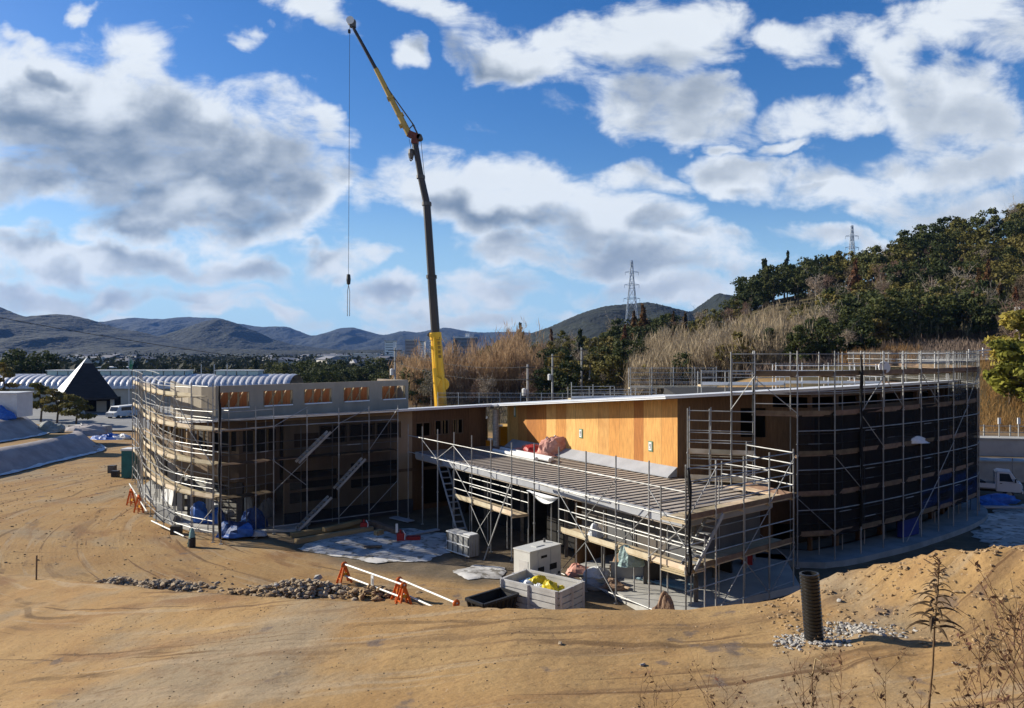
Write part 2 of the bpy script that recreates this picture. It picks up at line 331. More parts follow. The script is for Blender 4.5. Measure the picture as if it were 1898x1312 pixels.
def height(x, y):
    x = np.asarray(x, float); y = np.asarray(y, float)
    yc = np.interp(x, CX, CY); zc = np.interp(x, CX, CZ); zr = np.interp(x, ZRX, ZRZ)
    mound = (zc-zr)*sst(2.5, .1, yc-y)
    near = zr+mound+np.maximum(0, 12.2-y)*.36*sst(-12, -4, x)
    near = near+fbm(x*1.7, y*1.7, 4, 3)*.16*(.5+1.6*sst(4.5, 7, x)*sst(12.0, 14.5, y))+fbm(x*.5, y*.5, 3, 9)*.22*sst(9, 13, y)*sst(yc, yc-2.5, y)
    rut = np.sin((y-.03*x*x*.3+.02*x)*5.5+fbm(x*.25, y*.5, 3, 5)*9)
    near = near+rut*.006*sst(9, 6, x)
    fall = zc-.78*np.maximum(0, y-yc-.0)
    zone = y-yc
    z = np.where(zone < 0, near, np.maximum(0, fall))
    # flat site, left banks
    xe = -40-np.maximum(0, y-72)**2*.06-(np.maximum(0, 50-y)*.05)
    e = np.maximum(0, xe-x)
    bank = (1.6*sst(0, 2.6, e)+1.6*sst(5.6, 8.4, e))*sst(36, 48, y)*sst(112, 96, y)
    z = z+bank*(zone > 0)
    # right: two retaining walls, slope, wooded hill (given by bearing)
    r = np.maximum(y, 1); u = 949+F*x/r
    yu = 62-.2*(x-30)
    wr = sst(29.5, 31, x)
    step = np.where(y > yu+1.0, 2.7, np.where(y > yu-3.0, 1.4, 0.0))
    zf = np.interp(u, FU, FZ); vs = np.interp(u, SU, SV); zs = H-(vs-HV)/F*230
    zbase = np.maximum(step*wr, 0)
    t1 = sst(66, 96, y)
    zfar = zbase*(1-t1)+zf*t1
    hill = sst(96, 232, y)
    zsr = H-(np.interp(u, SU, SV)-HV)/F*y
    zfr = H-(HV-(zf-H)/95*F-HV)/F*y
    zh = zf*(1-hill)+np.maximum(zsr, zf)*hill
    zh = np.where(y > 232, np.maximum(zs-(y-232)*.10, -2), zh)
    ww = sst(820, 900, u)*(y > 64)
    zz = np.where(y > 66, zfar*(1-sst(96, 100, y))+zh*sst(96, 100, y), zbase)
    zz = zz*np.where(y > 64, sst(820, 960, u), 1)
    far = -2.0*sst(100, 170, y)*(1-sst(820, 960, u))
    out = np.where(zone > 6, zz+far+bank, z)
    out = np.where((zone <= 6) & (zone > 0), np.maximum(z, 0), out)
    out = out+np.where(zone > 1, fbm(x*.35, y*.35, 4, 21)*.12+fbm(x*1.3, y*1.3, 3, 22)*.06, 0)*sst(0, 4, zone)
    out = out-np.where(y > 800, ((y-800)/6000.0)**2*25, 0)
    return out
def hz(x, y): return float(height(np.array([x]), np.array([y]))[0])
def axis(segs):
    a = []
    for lo, hi, st in segs: a.append(np.arange(lo, hi, st))
    return np.concatenate(a)
gp = [250*1.16**k for k in range(1, 26)]
xs = np.concatenate([-np.array(gp[::-1]), axis([(-250,-60,4),(-60,-25,.8),(-25,24,.22),(24,60,.8),(60,251,4)]), np.array(gp)])
ys = np.concatenate([axis([(-60,7,2.5),(7,32,.19),(32,110,.6),(110,262,4)]), np.array([262*1.15**k for k in range(1, 27)])])
X, Y = np.meshgrid(xs, ys); Z = height(X, Y)
nx, ny = len(xs), len(ys)
idx = np.arange(nx*ny).reshape(ny, nx)
quads = np.stack([idx[:-1,:-1], idx[:-1,1:], idx[1:,1:], idx[1:,:-1]], -1).reshape(-1, 4)
me = bpy.data.meshes.new('ground'); me.from_pydata(np.stack([X, Y, Z], -1).reshape(-1, 3).tolist(), [], quads.tolist())
me.polygons.foreach_set('use_smooth', [True]*len(quads))
# which soil lies where (and painted shade): wet = damp soil plus the building's shadow, painted in as dark colour, veg = overgrown land
U = 949+F*X/np.maximum(Y, 1)
yc = np.interp(X, CX, CY)
veg = np.maximum(sst(92, 100, Y), sst(66, 72, Y)*sst(28, 34, X))
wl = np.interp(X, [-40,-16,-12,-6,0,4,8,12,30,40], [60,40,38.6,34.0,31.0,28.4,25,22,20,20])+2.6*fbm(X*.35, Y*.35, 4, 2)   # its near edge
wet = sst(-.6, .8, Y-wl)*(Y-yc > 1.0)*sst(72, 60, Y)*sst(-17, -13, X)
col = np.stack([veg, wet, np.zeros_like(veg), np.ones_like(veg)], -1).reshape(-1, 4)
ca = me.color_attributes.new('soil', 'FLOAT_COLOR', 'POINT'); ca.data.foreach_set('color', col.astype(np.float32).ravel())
mg = bpy.data.materials.new('soil'); mg.use_nodes = True; t = mg.node_tree; b = t.nodes['Principled BSDF']; b.inputs['Roughness'].default_value = .95; b.inputs['Specular IOR Level'].default_value = .1
tcn = t.nodes.new('ShaderNodeTexCoord')
def noise(t, sc, det=6, stretch=(1,1,1), rough=.6, dist=0.0, rot=0.0):
    mp = t.nodes.new('ShaderNodeMapping'); mp.inputs['Scale'].default_value = stretch; mp.inputs['Rotation'].default_value = (0, 0, rot); t.links.new(tcn.outputs['Object'], mp.inputs[0])
    n = t.nodes.new('ShaderNodeTexNoise'); n.inputs['Scale'].default_value = sc; n.inputs['Detail'].default_value = det; n.inputs['Roughness'].default_value = rough; n.inputs['Distortion'].default_value = dist
    t.links.new(mp.outputs[0], n.inputs['Vector']); return n.outputs[0]
# bearing round the building and distance from it: wheels have gone round and round it
sp_ = t.nodes.new('ShaderNodeSeparateXYZ'); t.links.new(tcn.outputs['Object'], sp_.inputs[0]); ry_ = mth(t, 'SUBTRACT', 50.0, sp_.outputs[1])
ang_ = mth(t, 'MULTIPLY', mth(t, 'ARCTAN2', sp_.outputs[0], ry_), 32.0); rad_ = mth(t, 'SQRT', mth(t, 'ADD', mth(t, 'MULTIPLY', sp_.outputs[0], sp_.outputs[0]), mth(t, 'MULTIPLY', ry_, ry_)))
pol = t.nodes.new('ShaderNodeCombineXYZ'); t.links.new(ang_, pol.inputs[0]); t.links.new(rad_, pol.inputs[1])
def track(sc, det=6, stretch=(1,1,1), rough=.6, dist=0.0, seed=0.0):
    mp = t.nodes.new('ShaderNodeMapping'); mp.inputs['Scale'].default_value = stretch; mp.inputs['Location'].default_value = (seed, seed*.7, 0); t.links.new(pol.outputs[0], mp.inputs[0])
    n = t.nodes.new('ShaderNodeTexNoise'); n.inputs['Scale'].default_value = sc; n.inputs['Detail'].default_value = det; n.inputs['Roughness'].default_value = rough; n.inputs['Distortion'].default_value = dist
    t.links.new(mp.outputs[0], n.inputs['Vector']); return n.outputs[0]
c = mixc(t, smooth(t, noise(t, .35), .3, .7), (0.390,0.269,0.125), (0.335,0.211,0.090))
c = mixc(t, smooth(t, noise(t, .16, 6), .50, .66, 0, .85), c, (0.289,0.242,0.164))         # paler dusty areas
c = mixc(t, smooth(t, track(.34, 7, (.35,1.5,1), dist=.5, seed=3), .52, .68, 0, .75), c, (0.218,0.121,0.058))   # rust streaks along the track
c = mixc(t, smooth(t, track(.6, 8, (.2,1.9,1), dist=.3, seed=7), .56, .64, 0, .55), c, (0.179,0.117,0.066))   # darker bands
c = mixc(t, smooth(t, track(1.1, 5, (.05,2.0,1), dist=.35, seed=11), .62, .655, 0, .85), c, (0.148,0.090,0.047))   # tyre marks
c = mixc(t, smooth(t, noise(t, 1.3, 6, (.07,2.2,1), rot=.30, dist=.4), .64, .69, 0, .6), c, (0.156,0.098,0.051))
c = mixc(t, smooth(t, track(1.0, 6, (.1,1.8,1), dist=.4, seed=17), .56, .66, 0, .6), c, (0.390,0.312,0.203))
for r0_, w0_, sd_ in ((32.6,.16,1.0),(34.4,.16,2.0),(36.2,.13,3.0),(38.1,.13,4.0),(30.2,.15,5.0),(28.5,.15,6.0),(41.0,.2,7.0),(25.4,.16,8.0)):
    off_ = mth(t, 'MULTIPLY_ADD', track(.10, 2, (1,.02,1), seed=sd_*9), 5.0, mth(t, 'MULTIPLY_ADD', track(2.2, 4, (.5,.1,1), seed=sd_), .25, r0_-2.6))
    band = smooth(t, mth(t, 'ABSOLUTE', mth(t, 'SUBTRACT', rad_, off_)), w0_, w0_*.45)
    brk = smooth(t, track(.16, 4, (1,.1,1), seed=sd_*5), .50, .58)
    c = mixc(t, mth(t, 'MULTIPLY', mth(t, 'MULTIPLY', band, brk), .62), c, (.115,.073,.038))
c = mixc(t, smooth(t, noise(t, 5, 7), .52, .72, 0, .55), c, (0.203,0.133,0.070))            # clods
c = mixc(t, smooth(t, noise(t, 22, 4), .60, .72, 0, .5), c, (0.172,0.117,0.066))
c = mixc(t, smooth(t, noise(t, 14, 3), .64, .72, 0, .6), c, (0.429,0.359,0.265))            # pebbles
c = mixc(t, smooth(t, noise(t, .62, 6), .62, .68, 0, .7), c, (0.129,0.109,0.101))          # grey shale patches
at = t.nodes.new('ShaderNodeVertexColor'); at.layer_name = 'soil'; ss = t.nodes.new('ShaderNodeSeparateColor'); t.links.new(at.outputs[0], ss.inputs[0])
wet_shade_c = mixc(t, smooth(t, noise(t, .9, 6), .35, .65), (.085,.070,.050), (.14,.11,.075))  # damp soil and painted shade share this dark tone
c = mixc(t, 1.0, c, (.84,.79,.76), 'MULTIPLY')
c = mixc(t, mth(t, 'MULTIPLY', ss.outputs[1], .92), c, wet_shade_c)
vegc = mixc(t, smooth(t, noise(t, .12, 7), .35, .65), (.060,.052,.028), (.11,.085,.045))
vegc = mixc(t, smooth(t, noise(t, .5, 6), .5, .7, 0, .6), vegc, (.035,.042,.018))
vegc = mixc(t, smooth(t, sp_.outputs[1], 180, 320), vegc, mixc(t, smooth(t, noise(t, .02, 8), .45, .6), (.014,.020,.011), (.055,.052,.024)))   # woods and dark fields of the valley
c = mixc(t, ss.outputs[0], c, vegc)
t.links.new(c, b.inputs['Base Color'])
bp = t.nodes.new('ShaderNodeBump'); bp.inputs['Strength'].default_value = .8; bp.inputs['Distance'].default_value = .055
hgt = mth(t, 'ADD', mth(t, 'MULTIPLY', noise(t, 7, 7, (.6,1,1)), .8), mth(t, 'MULTIPLY', track(1.5, 5, (.05,2.4,1), dist=.4, seed=11), -.35))
t.links.new(hgt, bp.inputs['Height']); t.links.new(bp.outputs[0], b.inputs['Normal'])
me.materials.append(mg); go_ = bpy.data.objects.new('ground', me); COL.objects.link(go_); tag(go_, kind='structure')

# sheet-covered banks on the left with their pale edging
m_sheet = M('grey_slope_sheet', (.46,.41,.38), (.32,.285,.27), .8, .85, bump=.5, bscale=3, stretch=(1,1,1))
m_frost = M('frosty_edging', (.85,.83,.80), (.66,.64,.61), 2.5, .8, bump=.4)
def strip(name, e0, e1, y0, y1, lift, mat, label=None, jag=0.0, n=90, k=5):
    fs = []
    y = (y0+(y1-y0)*np.arange(n+1)/n)[:, None]*np.ones((1, k+1)); e = (e0+(e1-e0)*np.arange(k+1)/k)[None, :]*np.ones((n+1, 1))
    edge = np.zeros_like(e); edge[:, 0] = edge[:, -1] = 1
    e = e+fbm(y*1.3, e*3.1, 4, 5)*jag*edge
    x = -40-np.maximum(0, y-72)**2*.06-np.maximum(0, 50-y)*.05-e
    vs = np.stack([x, y, height(x, y)+lift], -1).reshape(-1, 3).tolist()
    for i in range(n):
        for j in range(k): a = i*(k+1)+j; fs.append((a, a+k+1, a+k+2, a+1))
    o = MB().add(vs, fs).build(name, mat, smooth=True); tag(o, kind='structure'); return o
strip('bank_cover', .15, 3.0, 38, 82, .06, m_sheet, jag=.2)
strip('bank_cover', 5.7, 9.4, 40, 84, .06, m_sheet, jag=.3)
strip('bank_edging', -.25, .3, 38, 81, .09, m_frost, jag=.5, k=3)
strip('bank_edging', 5.2, 5.85, 40, 83, .09, m_frost, jag=.6, k=3)

# ------------------------------------------------------------------ hills in the distance
m_hill = M('forested_hillside', (.005,.010,.009), (.024,.030,.020), .016, .95, detail=9, bump=260.0, bscale=.045)
def ridge(name, prof, D, depth, mat, rough=10.0, base=-10, seed=0, spread=.75):
    us = np.array([p[0] for p in prof], float); vs_ = np.array([p[1] for p in prof], float)
    n = 320; uu = np.linspace(us[0], us[-1], n); vv = np.interp(uu, us, vs_); vv = np.convolve(np.pad(vv, 2, 'edge'), np.ones(5)/5, 'valid')
    rows = 60; Fc = []
    S = (np.arange(rows+1)/rows*1.6)[:, None]*np.ones((1, n))      # 0 foot, 1 crest, 1.6 far side
    d = D+(S-1)*depth; x = (uu[None, :]-949)/F*D*(1+(S-1)*depth/D*.4); zt = H-(vv[None, :]-HV)/F*D
    sh = np.where(S <= 1, 1-np.abs(S-1)**1.35, 1-(S-1)*.9)
    nz = fbm(x/260+seed, d/200., 5, seed)*rough*2.2*(1-np.abs(2*np.minimum(S, 1)-1))
    spur = np.abs(fbm(x/170.+seed*3, d/700., 4, seed+7))*-rough*8*np.where(S < 1, S*(1.04-S)*4, 0)
    zz = base+(zt-base)*np.maximum(0, sh)+nz+spur+rng.normal(size=x.shape)*rough*.05
    V = np.stack([x, d, zz], -1).reshape(-1, 3).tolist()
    for j in range(rows):
        for i in range(n-1): a = j*n+i; Fc.append((a, a+1, a+n+1, a+n))
    o = MB().add(V, Fc).build(name, mat, smooth=True); tag(o, kind='structure'); return o
ridge('hills', [(-700,540),(-300,560),(-120,548),(-40,560),(0,576),(26,588),(57,597),(82,592),(109,589),(135,592),(166,599),(192,608),(223,617),(259,622),(285,629),(330,640),(420,652),(520,664)], 2300, 900, m_hill, 9, seed=1)
ridge('hills', [(180,655),(240,640),(285,631),(324,625),(363,612),(389,601.5),(412,598.5),(435,606),(456,615),(480,624),(500,634),(539,646),(597,653),(640,657),(700,664)], 2700, 800, m_hill, 9, seed=2)
ridge('hills', [(100,640),(190,607),(223,597.6),(249,596),(295,599),(347,595),(404,596),(441,607),(480,613),(531,612.6),(551,620),(578,631),(609,622),(629,615),(656,614),(683,622),(710,629),(746,620),(773,624),(800,618),(831,614),(859,620),(890,624),(960,622),(1050,630),(1200,640)], 5000, 1500, m_hill, 16, seed=3)
ridge('hills', [(860,660),(930,643),(985,625),(1022,612),(1065,593),(1090,583),(1120,574),(1155,570),(1200,566),(1235,573),(1280,585),(1330,550),(1400,560),(1500,590),(1650,620)], 1150, 420, m_hill, 7, seed=4)
ridge('hills', [(-200,660),(100,655),(300,650),(470,655),(560,658),(700,656),(800,660)], 1700, 300, m_hill, 5, seed=5)
# ------------------------------------------------------------------ the timber building under construction
def roofz(x, y): return 9.34-.0636*y+.053*x
BLD = thing('timber_building', 'curved two-storey timber building under construction with one sloping white-edged roof and an orange wood wall', 'building', (0, 45, 0))
def wall(name, p0, p1, z0, top, th, openings=(), mat=None, parent=BLD, nseg=1):
    """a wall from p0 to p1 with real openings (x0, x1, z0, z1); its outer face is on the right of p0->p1 seen from above. top = number or function of (x, y)"""
    p0 = Vector((p0[0], p0[1], 0)); p1 = Vector((p1[0], p1[1], 0)); L = (p1-p0).length; dx = (p1-p0)/L; ang = math.atan2(dx.y, dx.x)
    T = top if callable(top) else (lambda x, y: top)
    X_ = sorted({0.0, L, *[max(0, min(L, o[i])) for o in openings for i in (0, 1)], *[L*k/nseg for k in range(nseg+1)]})
    Zs = sorted({z0, *[o[i] for o in openings for i in (2, 3)]})+[None]
    nx_, nz_ = len(X_), len(Zs)
    def zz(i, j):
        if Zs[j] is not None: return Zs[j]
        q = p0+dx*X_[i]; return T(q.x, q.y)
    solid = [[not any(o[0]-1e-6 <= (X_[i]+X_[i+1])/2 <= o[1]+1e-6 and Zs[j] is not None and o[2]-1e-6 <= Zs[j] and (Zs[j+1] is not None and Zs[j+1] <= o[3]+1e-6) for o in openings) for j in range(nz_-1)] for i in range(nx_-1)]
    vs = [(X_[i], y, zz(i, j)) for y in (0, th) for i in range(nx_) for j in range(nz_)]
    I = lambda s, i, j: s*nx_*nz_+i*nz_+j
    fs = []
    S = lambda i, j: 0 <= i < nx_-1 and 0 <= j < nz_-1 and solid[i][j]
    for i in range(nx_-1):
        for j in range(nz_-1):
            if not S(i, j): continue
            fs.append((I(0,i,j), I(0,i+1,j), I(0,i+1,j+1), I(0,i,j+1))); fs.append((I(1,i,j), I(1,i,j+1), I(1,i+1,j+1), I(1,i+1,j)))
            if not S(i-1, j): fs.append((I(0,i,j), I(0,i,j+1), I(1,i,j+1), I(1,i,j)))
            if not S(i+1, j): fs.append((I(0,i+1,j), I(1,i+1,j), I(1,i+1,j+1), I(0,i+1,j+1)))
            if not S(i, j-1): fs.append((I(0,i,j), I(1,i,j), I(1,i+1,j), I(0,i+1,j)))
            if not S(i, j+1): fs.append((I(0,i,j+1), I(0,i+1,j+1), I(1,i+1,j+1), I(1,i,j+1)))
    return MB().add(vs, fs).build(name, mat, parent, loc=(p0.x, p0.y, 0), rz=ang)
def along(p0, p1, s, off=0.0):
    p0 = Vector((*p0[:2], 0)); p1 = Vector((*p1[:2], 0)); d = (p1-p0).normalized(); return p0+d*s+Vector((d.y, -d.x, 0))*off
def resample(ctrl, step, sub=24):
    """points about `step` apart on a smooth curve through ctrl"""
    c = [Vector((*p, 0)) for p in ctrl]; c = [c[0]*2-c[1]]+c+[c[-1]*2-c[-2]]; fine = []
    for i in range(1, len(c)-2):
        for k in range(sub):
            t = k/sub; a, b, d, e = c[i-1], c[i], c[i+1], c[i+2]
            fine.append(.5*((2*b)+(d-a)*t+(2*a-5*b+4*d-e)*t*t+(3*b-a-3*d+e)*t**3))
    fine.append(c[-2]); out = [fine[0]]; acc = 0
    for a, b in zip(fine, fine[1:]):
        acc += (b-a).length
        if acc >= step: out.append(b); acc = 0
    return [(p.x, p.y) for p in out]
def normals(pts):
    out = []
    for i in range(len(pts)):
        a = Vector(pts[max(0, i-1)]); b = Vector(pts[min(len(pts)-1, i+1)]); d = (b-a).normalized(); out.append(Vector((-d.y, d.x)))   # left of travel
    return out
LA, LB, LC = (-12.6, 42.0), (-6.1, 46.4), (-1.7, 49.3)       # straight facade of the left wing and the connecting wall
W1, W0 = (-.3, 49.1), (8.0, 36.7)                             # orange wall
# left wing, straight facade (two floors of window openings)
m_facade = M('weathered_facade_board', (.40,.30,.19), (.30,.22,.14), .8, .85, stretch=(1,1,.4))
wall('front_wall', LA, LB, .0, roofz, .2, [(.3,3.1,1.25,1.85),(.3,3.1,2.0,3.0),(3.9,6.9,1.75,2.25),(3.9,6.9,2.45,3.2),(2.0,3.65,4.45,5.5),(3.8,5.4,4.5,5.5),(5.5,7.1,4.5,5.5)], m_facade)
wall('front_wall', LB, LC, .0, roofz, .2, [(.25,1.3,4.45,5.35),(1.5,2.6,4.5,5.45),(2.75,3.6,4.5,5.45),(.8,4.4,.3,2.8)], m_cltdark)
for a, b, s0, s1, z0, z1 in ((LA,LB,2.0,3.65,4.45,5.5),(LA,LB,3.8,5.4,4.5,5.5),(LA,LB,5.5,7.1,4.5,5.5),(LB,LC,.25,1.3,4.45,5.35),(LB,LC,1.5,2.6,4.5,5.45),(LB,LC,2.75,3.6,4.5,5.45)):
    f = MB(); q0 = along(a, b, s0, -.08); q1 = along(a, b, s1, -.08); up = Vector((0,0,1))
    f.bar(q0+up*(z0+.03), q1+up*(z0+.03), .08, .06).bar(q0+up*(z1-.03), q1+up*(z1-.03), .08, .06)
    for k in range(3): q = q0.lerp(q1, .03+.47*k); f.bar(q+up*(z0+.06), q+up*(z1-.06), .06, .08)
    fr = f.build('window_frame', m_shadewood, BLD)
for k, (s, z) in enumerate(((3.0, 4.9), (3.35, 5.0), (3.15, 4.7), (2.2, 4.8), (2.4, 5.0), (1.7, 4.8))):   # studs standing in the connecting wall's window band
    q = along(LB, LC, s, -.25); MB().bar(q+Vector((0,0,4.2)), q+Vector((0,0,5.5)), .05, .06).build('stud', m_timber, BLD)
MB().box(along(LA, LB, 1.25, .012)+Vector((0,0,4.75)), (1.4,.02,.75), math.atan2(LB[1]-LA[1], LB[0]-LA[0])).build('board_patch', m_cltdark, BLD)
MB().box(along(LA, LB, 1.45, .02)+Vector((0,0,4.05)), (.55,.03,.22), math.atan2(LB[1]-LA[1], LB[0]-LA[0])).build('wall_notice', M('dull_red_print', (.22,.06,.06), (.3,.22,.2), 9, .7), BLD)
MB().prism([(LA[0]+.1,LA[1]-.32),(LB[0]+.1,LB[1]-.32),(LB[0],LB[1]-.05),(LA[0],LA[1]-.05)], 0, .75).build('plinth', M('slate_blue_wrap', (.07,.075,.09), (.045,.05,.06), 2, .7), BLD)
# left wing, rounded end: open ground floor with columns, upper floor with openings
arcL = resample([(-28.0,58.6),(-24.2,52.2),(-21.6,48.4),(-20.2,45.9),(-18.6,43.8),(-16.8,42.3),(-14.8,41.6),(-12.75,41.95)], 2.1)
for i, (a, b) in enumerate(zip(arcL, arcL[1:])):
    L = (Vector(a)-Vector(b)).length
    op = [(.25,L-.25,2.85,3.6)] if i % 3 else []
    op = [(.2, L-.2, 4.2, 5.45)]
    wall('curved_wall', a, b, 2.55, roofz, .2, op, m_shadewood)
    na, nb_ = normals(arcL)[i], normals(arcL)[i+1]
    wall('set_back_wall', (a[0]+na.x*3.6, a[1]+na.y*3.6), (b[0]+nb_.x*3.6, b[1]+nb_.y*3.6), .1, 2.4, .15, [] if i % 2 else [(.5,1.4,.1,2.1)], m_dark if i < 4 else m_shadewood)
    MB().box((a[0], a[1]+.2, 1.27), (.32,.32,2.5)).build('column', m_concgrey if i % 2 else m_darksteel, BLD)
    q = (Vector(a)+Vector(b))/2
    for s in (.33, .66):
        w = Vector(a).lerp(Vector(b), s); MB().box((w.x, w.y+.3, 4.8), (.09,.09,1.3)).build('stud', m_timber, BLD)
MB().prism([(-27,57)]+[(x-.5, y-1.35) for x, y in arcL[2:]]+[(-11.6,40.8),(-8,60),(-20,62)][0:3], .02, .16).build('ground_slab', m_concrete, BLD)
slabpoly = [(x+.3, y+.1) for x, y in arcL]
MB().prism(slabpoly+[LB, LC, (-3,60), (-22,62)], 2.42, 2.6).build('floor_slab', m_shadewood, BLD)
MB().prism([(x+2.4, y+1.6) for x, y in arcL[:-2]]+[(-12,44.5),(-6,48.6),(-2.0,51.5),(-3,53),(-22,62)], 2.62, 5.2).build('dark_filler', m_dark, BLD)  # solid near-black block added to stand for unlit rooms
MB().prism([(-12.0,43.0),(-6,47.4),(-2.2,50.2),(-4,53),(-12,47)], .05, 2.4).build('dark_filler', m_dark, BLD)
# penthouse with glassless windows over the left wing
PH = [(-23.5,52.2),(-20.8,47.2),(-18.9,44.3),(-17.6,43.0),(-16.6,42.5)]
for a, b in zip(PH, PH[1:]): wall('penthouse_wall', a, b, 5.5, 7.72, .16, [], m_plywood)
pa, pb = (-16.6,42.5), (-7.1,52.0); pl = (Vector(pb)-Vector(pa)).length
pwin = [(.2,2.0),(2.85,4.75),(5.5,7.45),(8.3,10.25),(11.25,13.2)]
wall('penthouse_wall', pa, pb, 5.3, 7.78, .16, [(a, b, 6.55, 7.4) for a, b in pwin], m_plywood)
wall('penthouse_wall', pb, (-9.5,54.2), 5.3, 7.78, .16, [], m_plywood)
wall('inner_wall', along(pa, pb, 0, -1.3), along(pa, pb, pl, -1.3), 5.6, 7.5, .12, [], m_intwood)
for a, b in pwin:
    up = Vector((0, 0, 1))
    for k in range(4): q = along(pa, pb, a+.06+(b-a-.12)*k/3, -.11); MB().bar(q+up*6.56, q+up*7.39, .07, .08).build('mullion', m_timber, BLD)
    q0 = along(pa, pb, a, -.55); q1 = along(pa, pb, b, -.55)
    for k in range(3):
        q0 = along(pa, pb, a+(b-a)*k/3+.1, -.8); q1 = along(pa, pb, a+(b-a)*(k+1)/3, -.8)
        MB().bar(q0+up*6.45, q1+up*7.35, .09, .07).build('rafter', m_timber, BLD)
    q0 = along(pa, pb, a+.05, .06); q1 = along(pa, pb, b-.05, .06)
    MB().bar(q0+up*6.52, q1+up*6.52, .12, .07).build('sill_sheet', m_white, BLD)
# connecting gap: pale post added to stand for the bright view through
MB().tube((-1.05,48.95,3.6), (-1.05,48.95,6.0), .2, 10).build('bright_gap_post', M('bright_gap_pale', (.62,.60,.56), (.36,.32,.28), 5, .6, stretch=(1,1,2)), BLD)
# orange wall
ow = wall('orange_wall', W1, W0, 3.6, roofz, .22, [], m_clt)
m_green = M('notice_green', (.22,.34,.20), (.18,.28,.16), 3, .7); m_notice = M('notice_paper', (.82,.84,.80), (.74,.76,.72), 8, .7)
angW = math.atan2(W0[1]-W1[1], W0[0]-W1[0])
for s, z in ((7.55, 5.1), (13.1, 4.95), (.9, 5.9)):
    c = along(W1, W0, s, .02)
    nb = MB().box(c+Vector((0,0,z)), (.3,.03,.52) if s > 1 else (.2,.03,.7), angW).build('wall_notice', m_green, BLD)
    MB().box(along(W1, W0, s, .045)+Vector((0,0,z)), (.2,.02,.4) if s > 1 else (.1,.02,.5), angW).build('notice_paper', m_notice, nb)
    if s > 1:
        for dx_, dz_, w_, h_ in ((-.03,.06,.03,.14),(.035,.03,.03,.2),(0,-.1,.11,.03)):
            MB().box(along(W1, W0, s+dx_, .058)+Vector((0,0,z+dz_)), (w_,.008,h_), angW).build('notice_mark', m_darksteel, nb)
MB().prism([tuple(along(W1, W0, .6, .62)[:2]), tuple(along(W1, W0, 14.9, .62)[:2]), tuple(along(W1, W0, 14.9, .004)[:2]), tuple(along(W1, W0, .6, .004)[:2])], 3.66, lambda x, y: 4.12 if abs((x-W1[0])*(W0[1]-W1[1])-(y-W1[1])*(W0[0]-W1[0]))/14.93 < .3 else 3.72).build('wall_flashing', m_membrane, BLD)
# right wing: shaded front and long curved facade
RF = [W0, (10.2,36.6), (12.4,36.3)]
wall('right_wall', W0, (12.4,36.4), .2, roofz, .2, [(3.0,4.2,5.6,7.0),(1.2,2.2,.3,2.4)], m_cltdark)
arcR = resample([(12.4,36.4),(14,35.8),(17.4,37.9),(20.4,40.1),(23.6,42.7),(25.7,44.8),(26.8,47),(27.4,50.3),(27.4,55),(26,61)], 1.9)
for i, (a, b) in enumerate(zip(arcR, arcR[1:])):
    L = (Vector(a)-Vector(b)).length; op = []
    if i % 2: op.append((.25, L-.25, 5.3, 6.6))
    if i in (5, 6, 9): op.append((.3, L-.3, 2.6, 4.3))
    op.append((.12, L-.12, .3, 1.5))  # openings added along the foot so the base reads as shaded
    op.append((.1, L-.1, 7.05, 7.55))
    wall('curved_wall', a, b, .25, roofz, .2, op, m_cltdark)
MB().prism([(x-.9*.6, y+1.2) for x, y in arcR[1:]]+[(12,60),(9.5,39.5),(12.6,38)], .3, 6.9).build('dark_filler', m_dark, BLD)  # near-black fill puts the dark of the rooms behind the openings
edgeR = resample([(10.9,34.9),(14,33.9),(18.3,36.2),(21.4,38.4),(24.9,41.2),(27.5,43.9),(28.8,46.5),(29.4,50),(29.4,55)], 1.0)
MB().prism([(x*1.0, y) for x, y in edgeR]+[(26,55),(24,44),(17,39),(12.5,37)], .02, .3).build('ground_slab', M('slab_edge_concrete', (.30,.33,.34), (.20,.23,.24), 1.0, .9), BLD)
# roof: one inclined slab with a white edge
def offs(pts, d):
    return [(p[0]-n.x*d, p[1]-n.y*d) for p, n in zip(pts, normals(pts))]
roofF = [(-24,53),(-21.2,47),(-19.4,44.6),(-17.8,42.6),(-16.2,41.3),(-14.4,40.7),(-12.5,41.0),(-6.2,45.2),(-1.9,48.1),(-1.3,48.3),(-.9,48.0)]+[tuple(along(W1, W0, s, 1.05)[:2]) for s in (.6, 5, 10, 15.2)]+[(8.3,35.6),(12.3,35.3)]+[(p.x, p.y) for p in [Vector(q)-n*.55 for q, n in zip(arcR[1:], normals(arcR)[1:])]]
back = [(20,70),(0,71),(-14,62)]
MB().prism(roofF+back, lambda x, y: roofz(x, y)+.02, lambda x, y: roofz(x, y)+.11).build('roof', m_shadewood, BLD)
MB().prism(offs(roofF, .06)+back, lambda x, y: roofz(x, y)+.113, lambda x, y: roofz(x, y)+.16).build('roof_covering', m_roofwhite, BLD)
g_ = MB()
ro = offs(roofF, .03); ri = offs(roofF, -.03)
for (a, b), (c, d) in zip(zip(ro, ro[1:]), zip(ri, ri[1:])):
    z = lambda p, k: (p[0], p[1], roofz(*p)+k)
    vs = [z(a,.035), z(b,.035), z(b,.109), z(a,.109), z(c,.035), z(d,.035), z(d,.109), z(c,.109)]
    g_.add(vs, [(0,1,2,3),(5,4,7,6),(3,2,6,7),(1,0,4,5)])
g_.build('roof_edging', m_roofwhite, BLD)
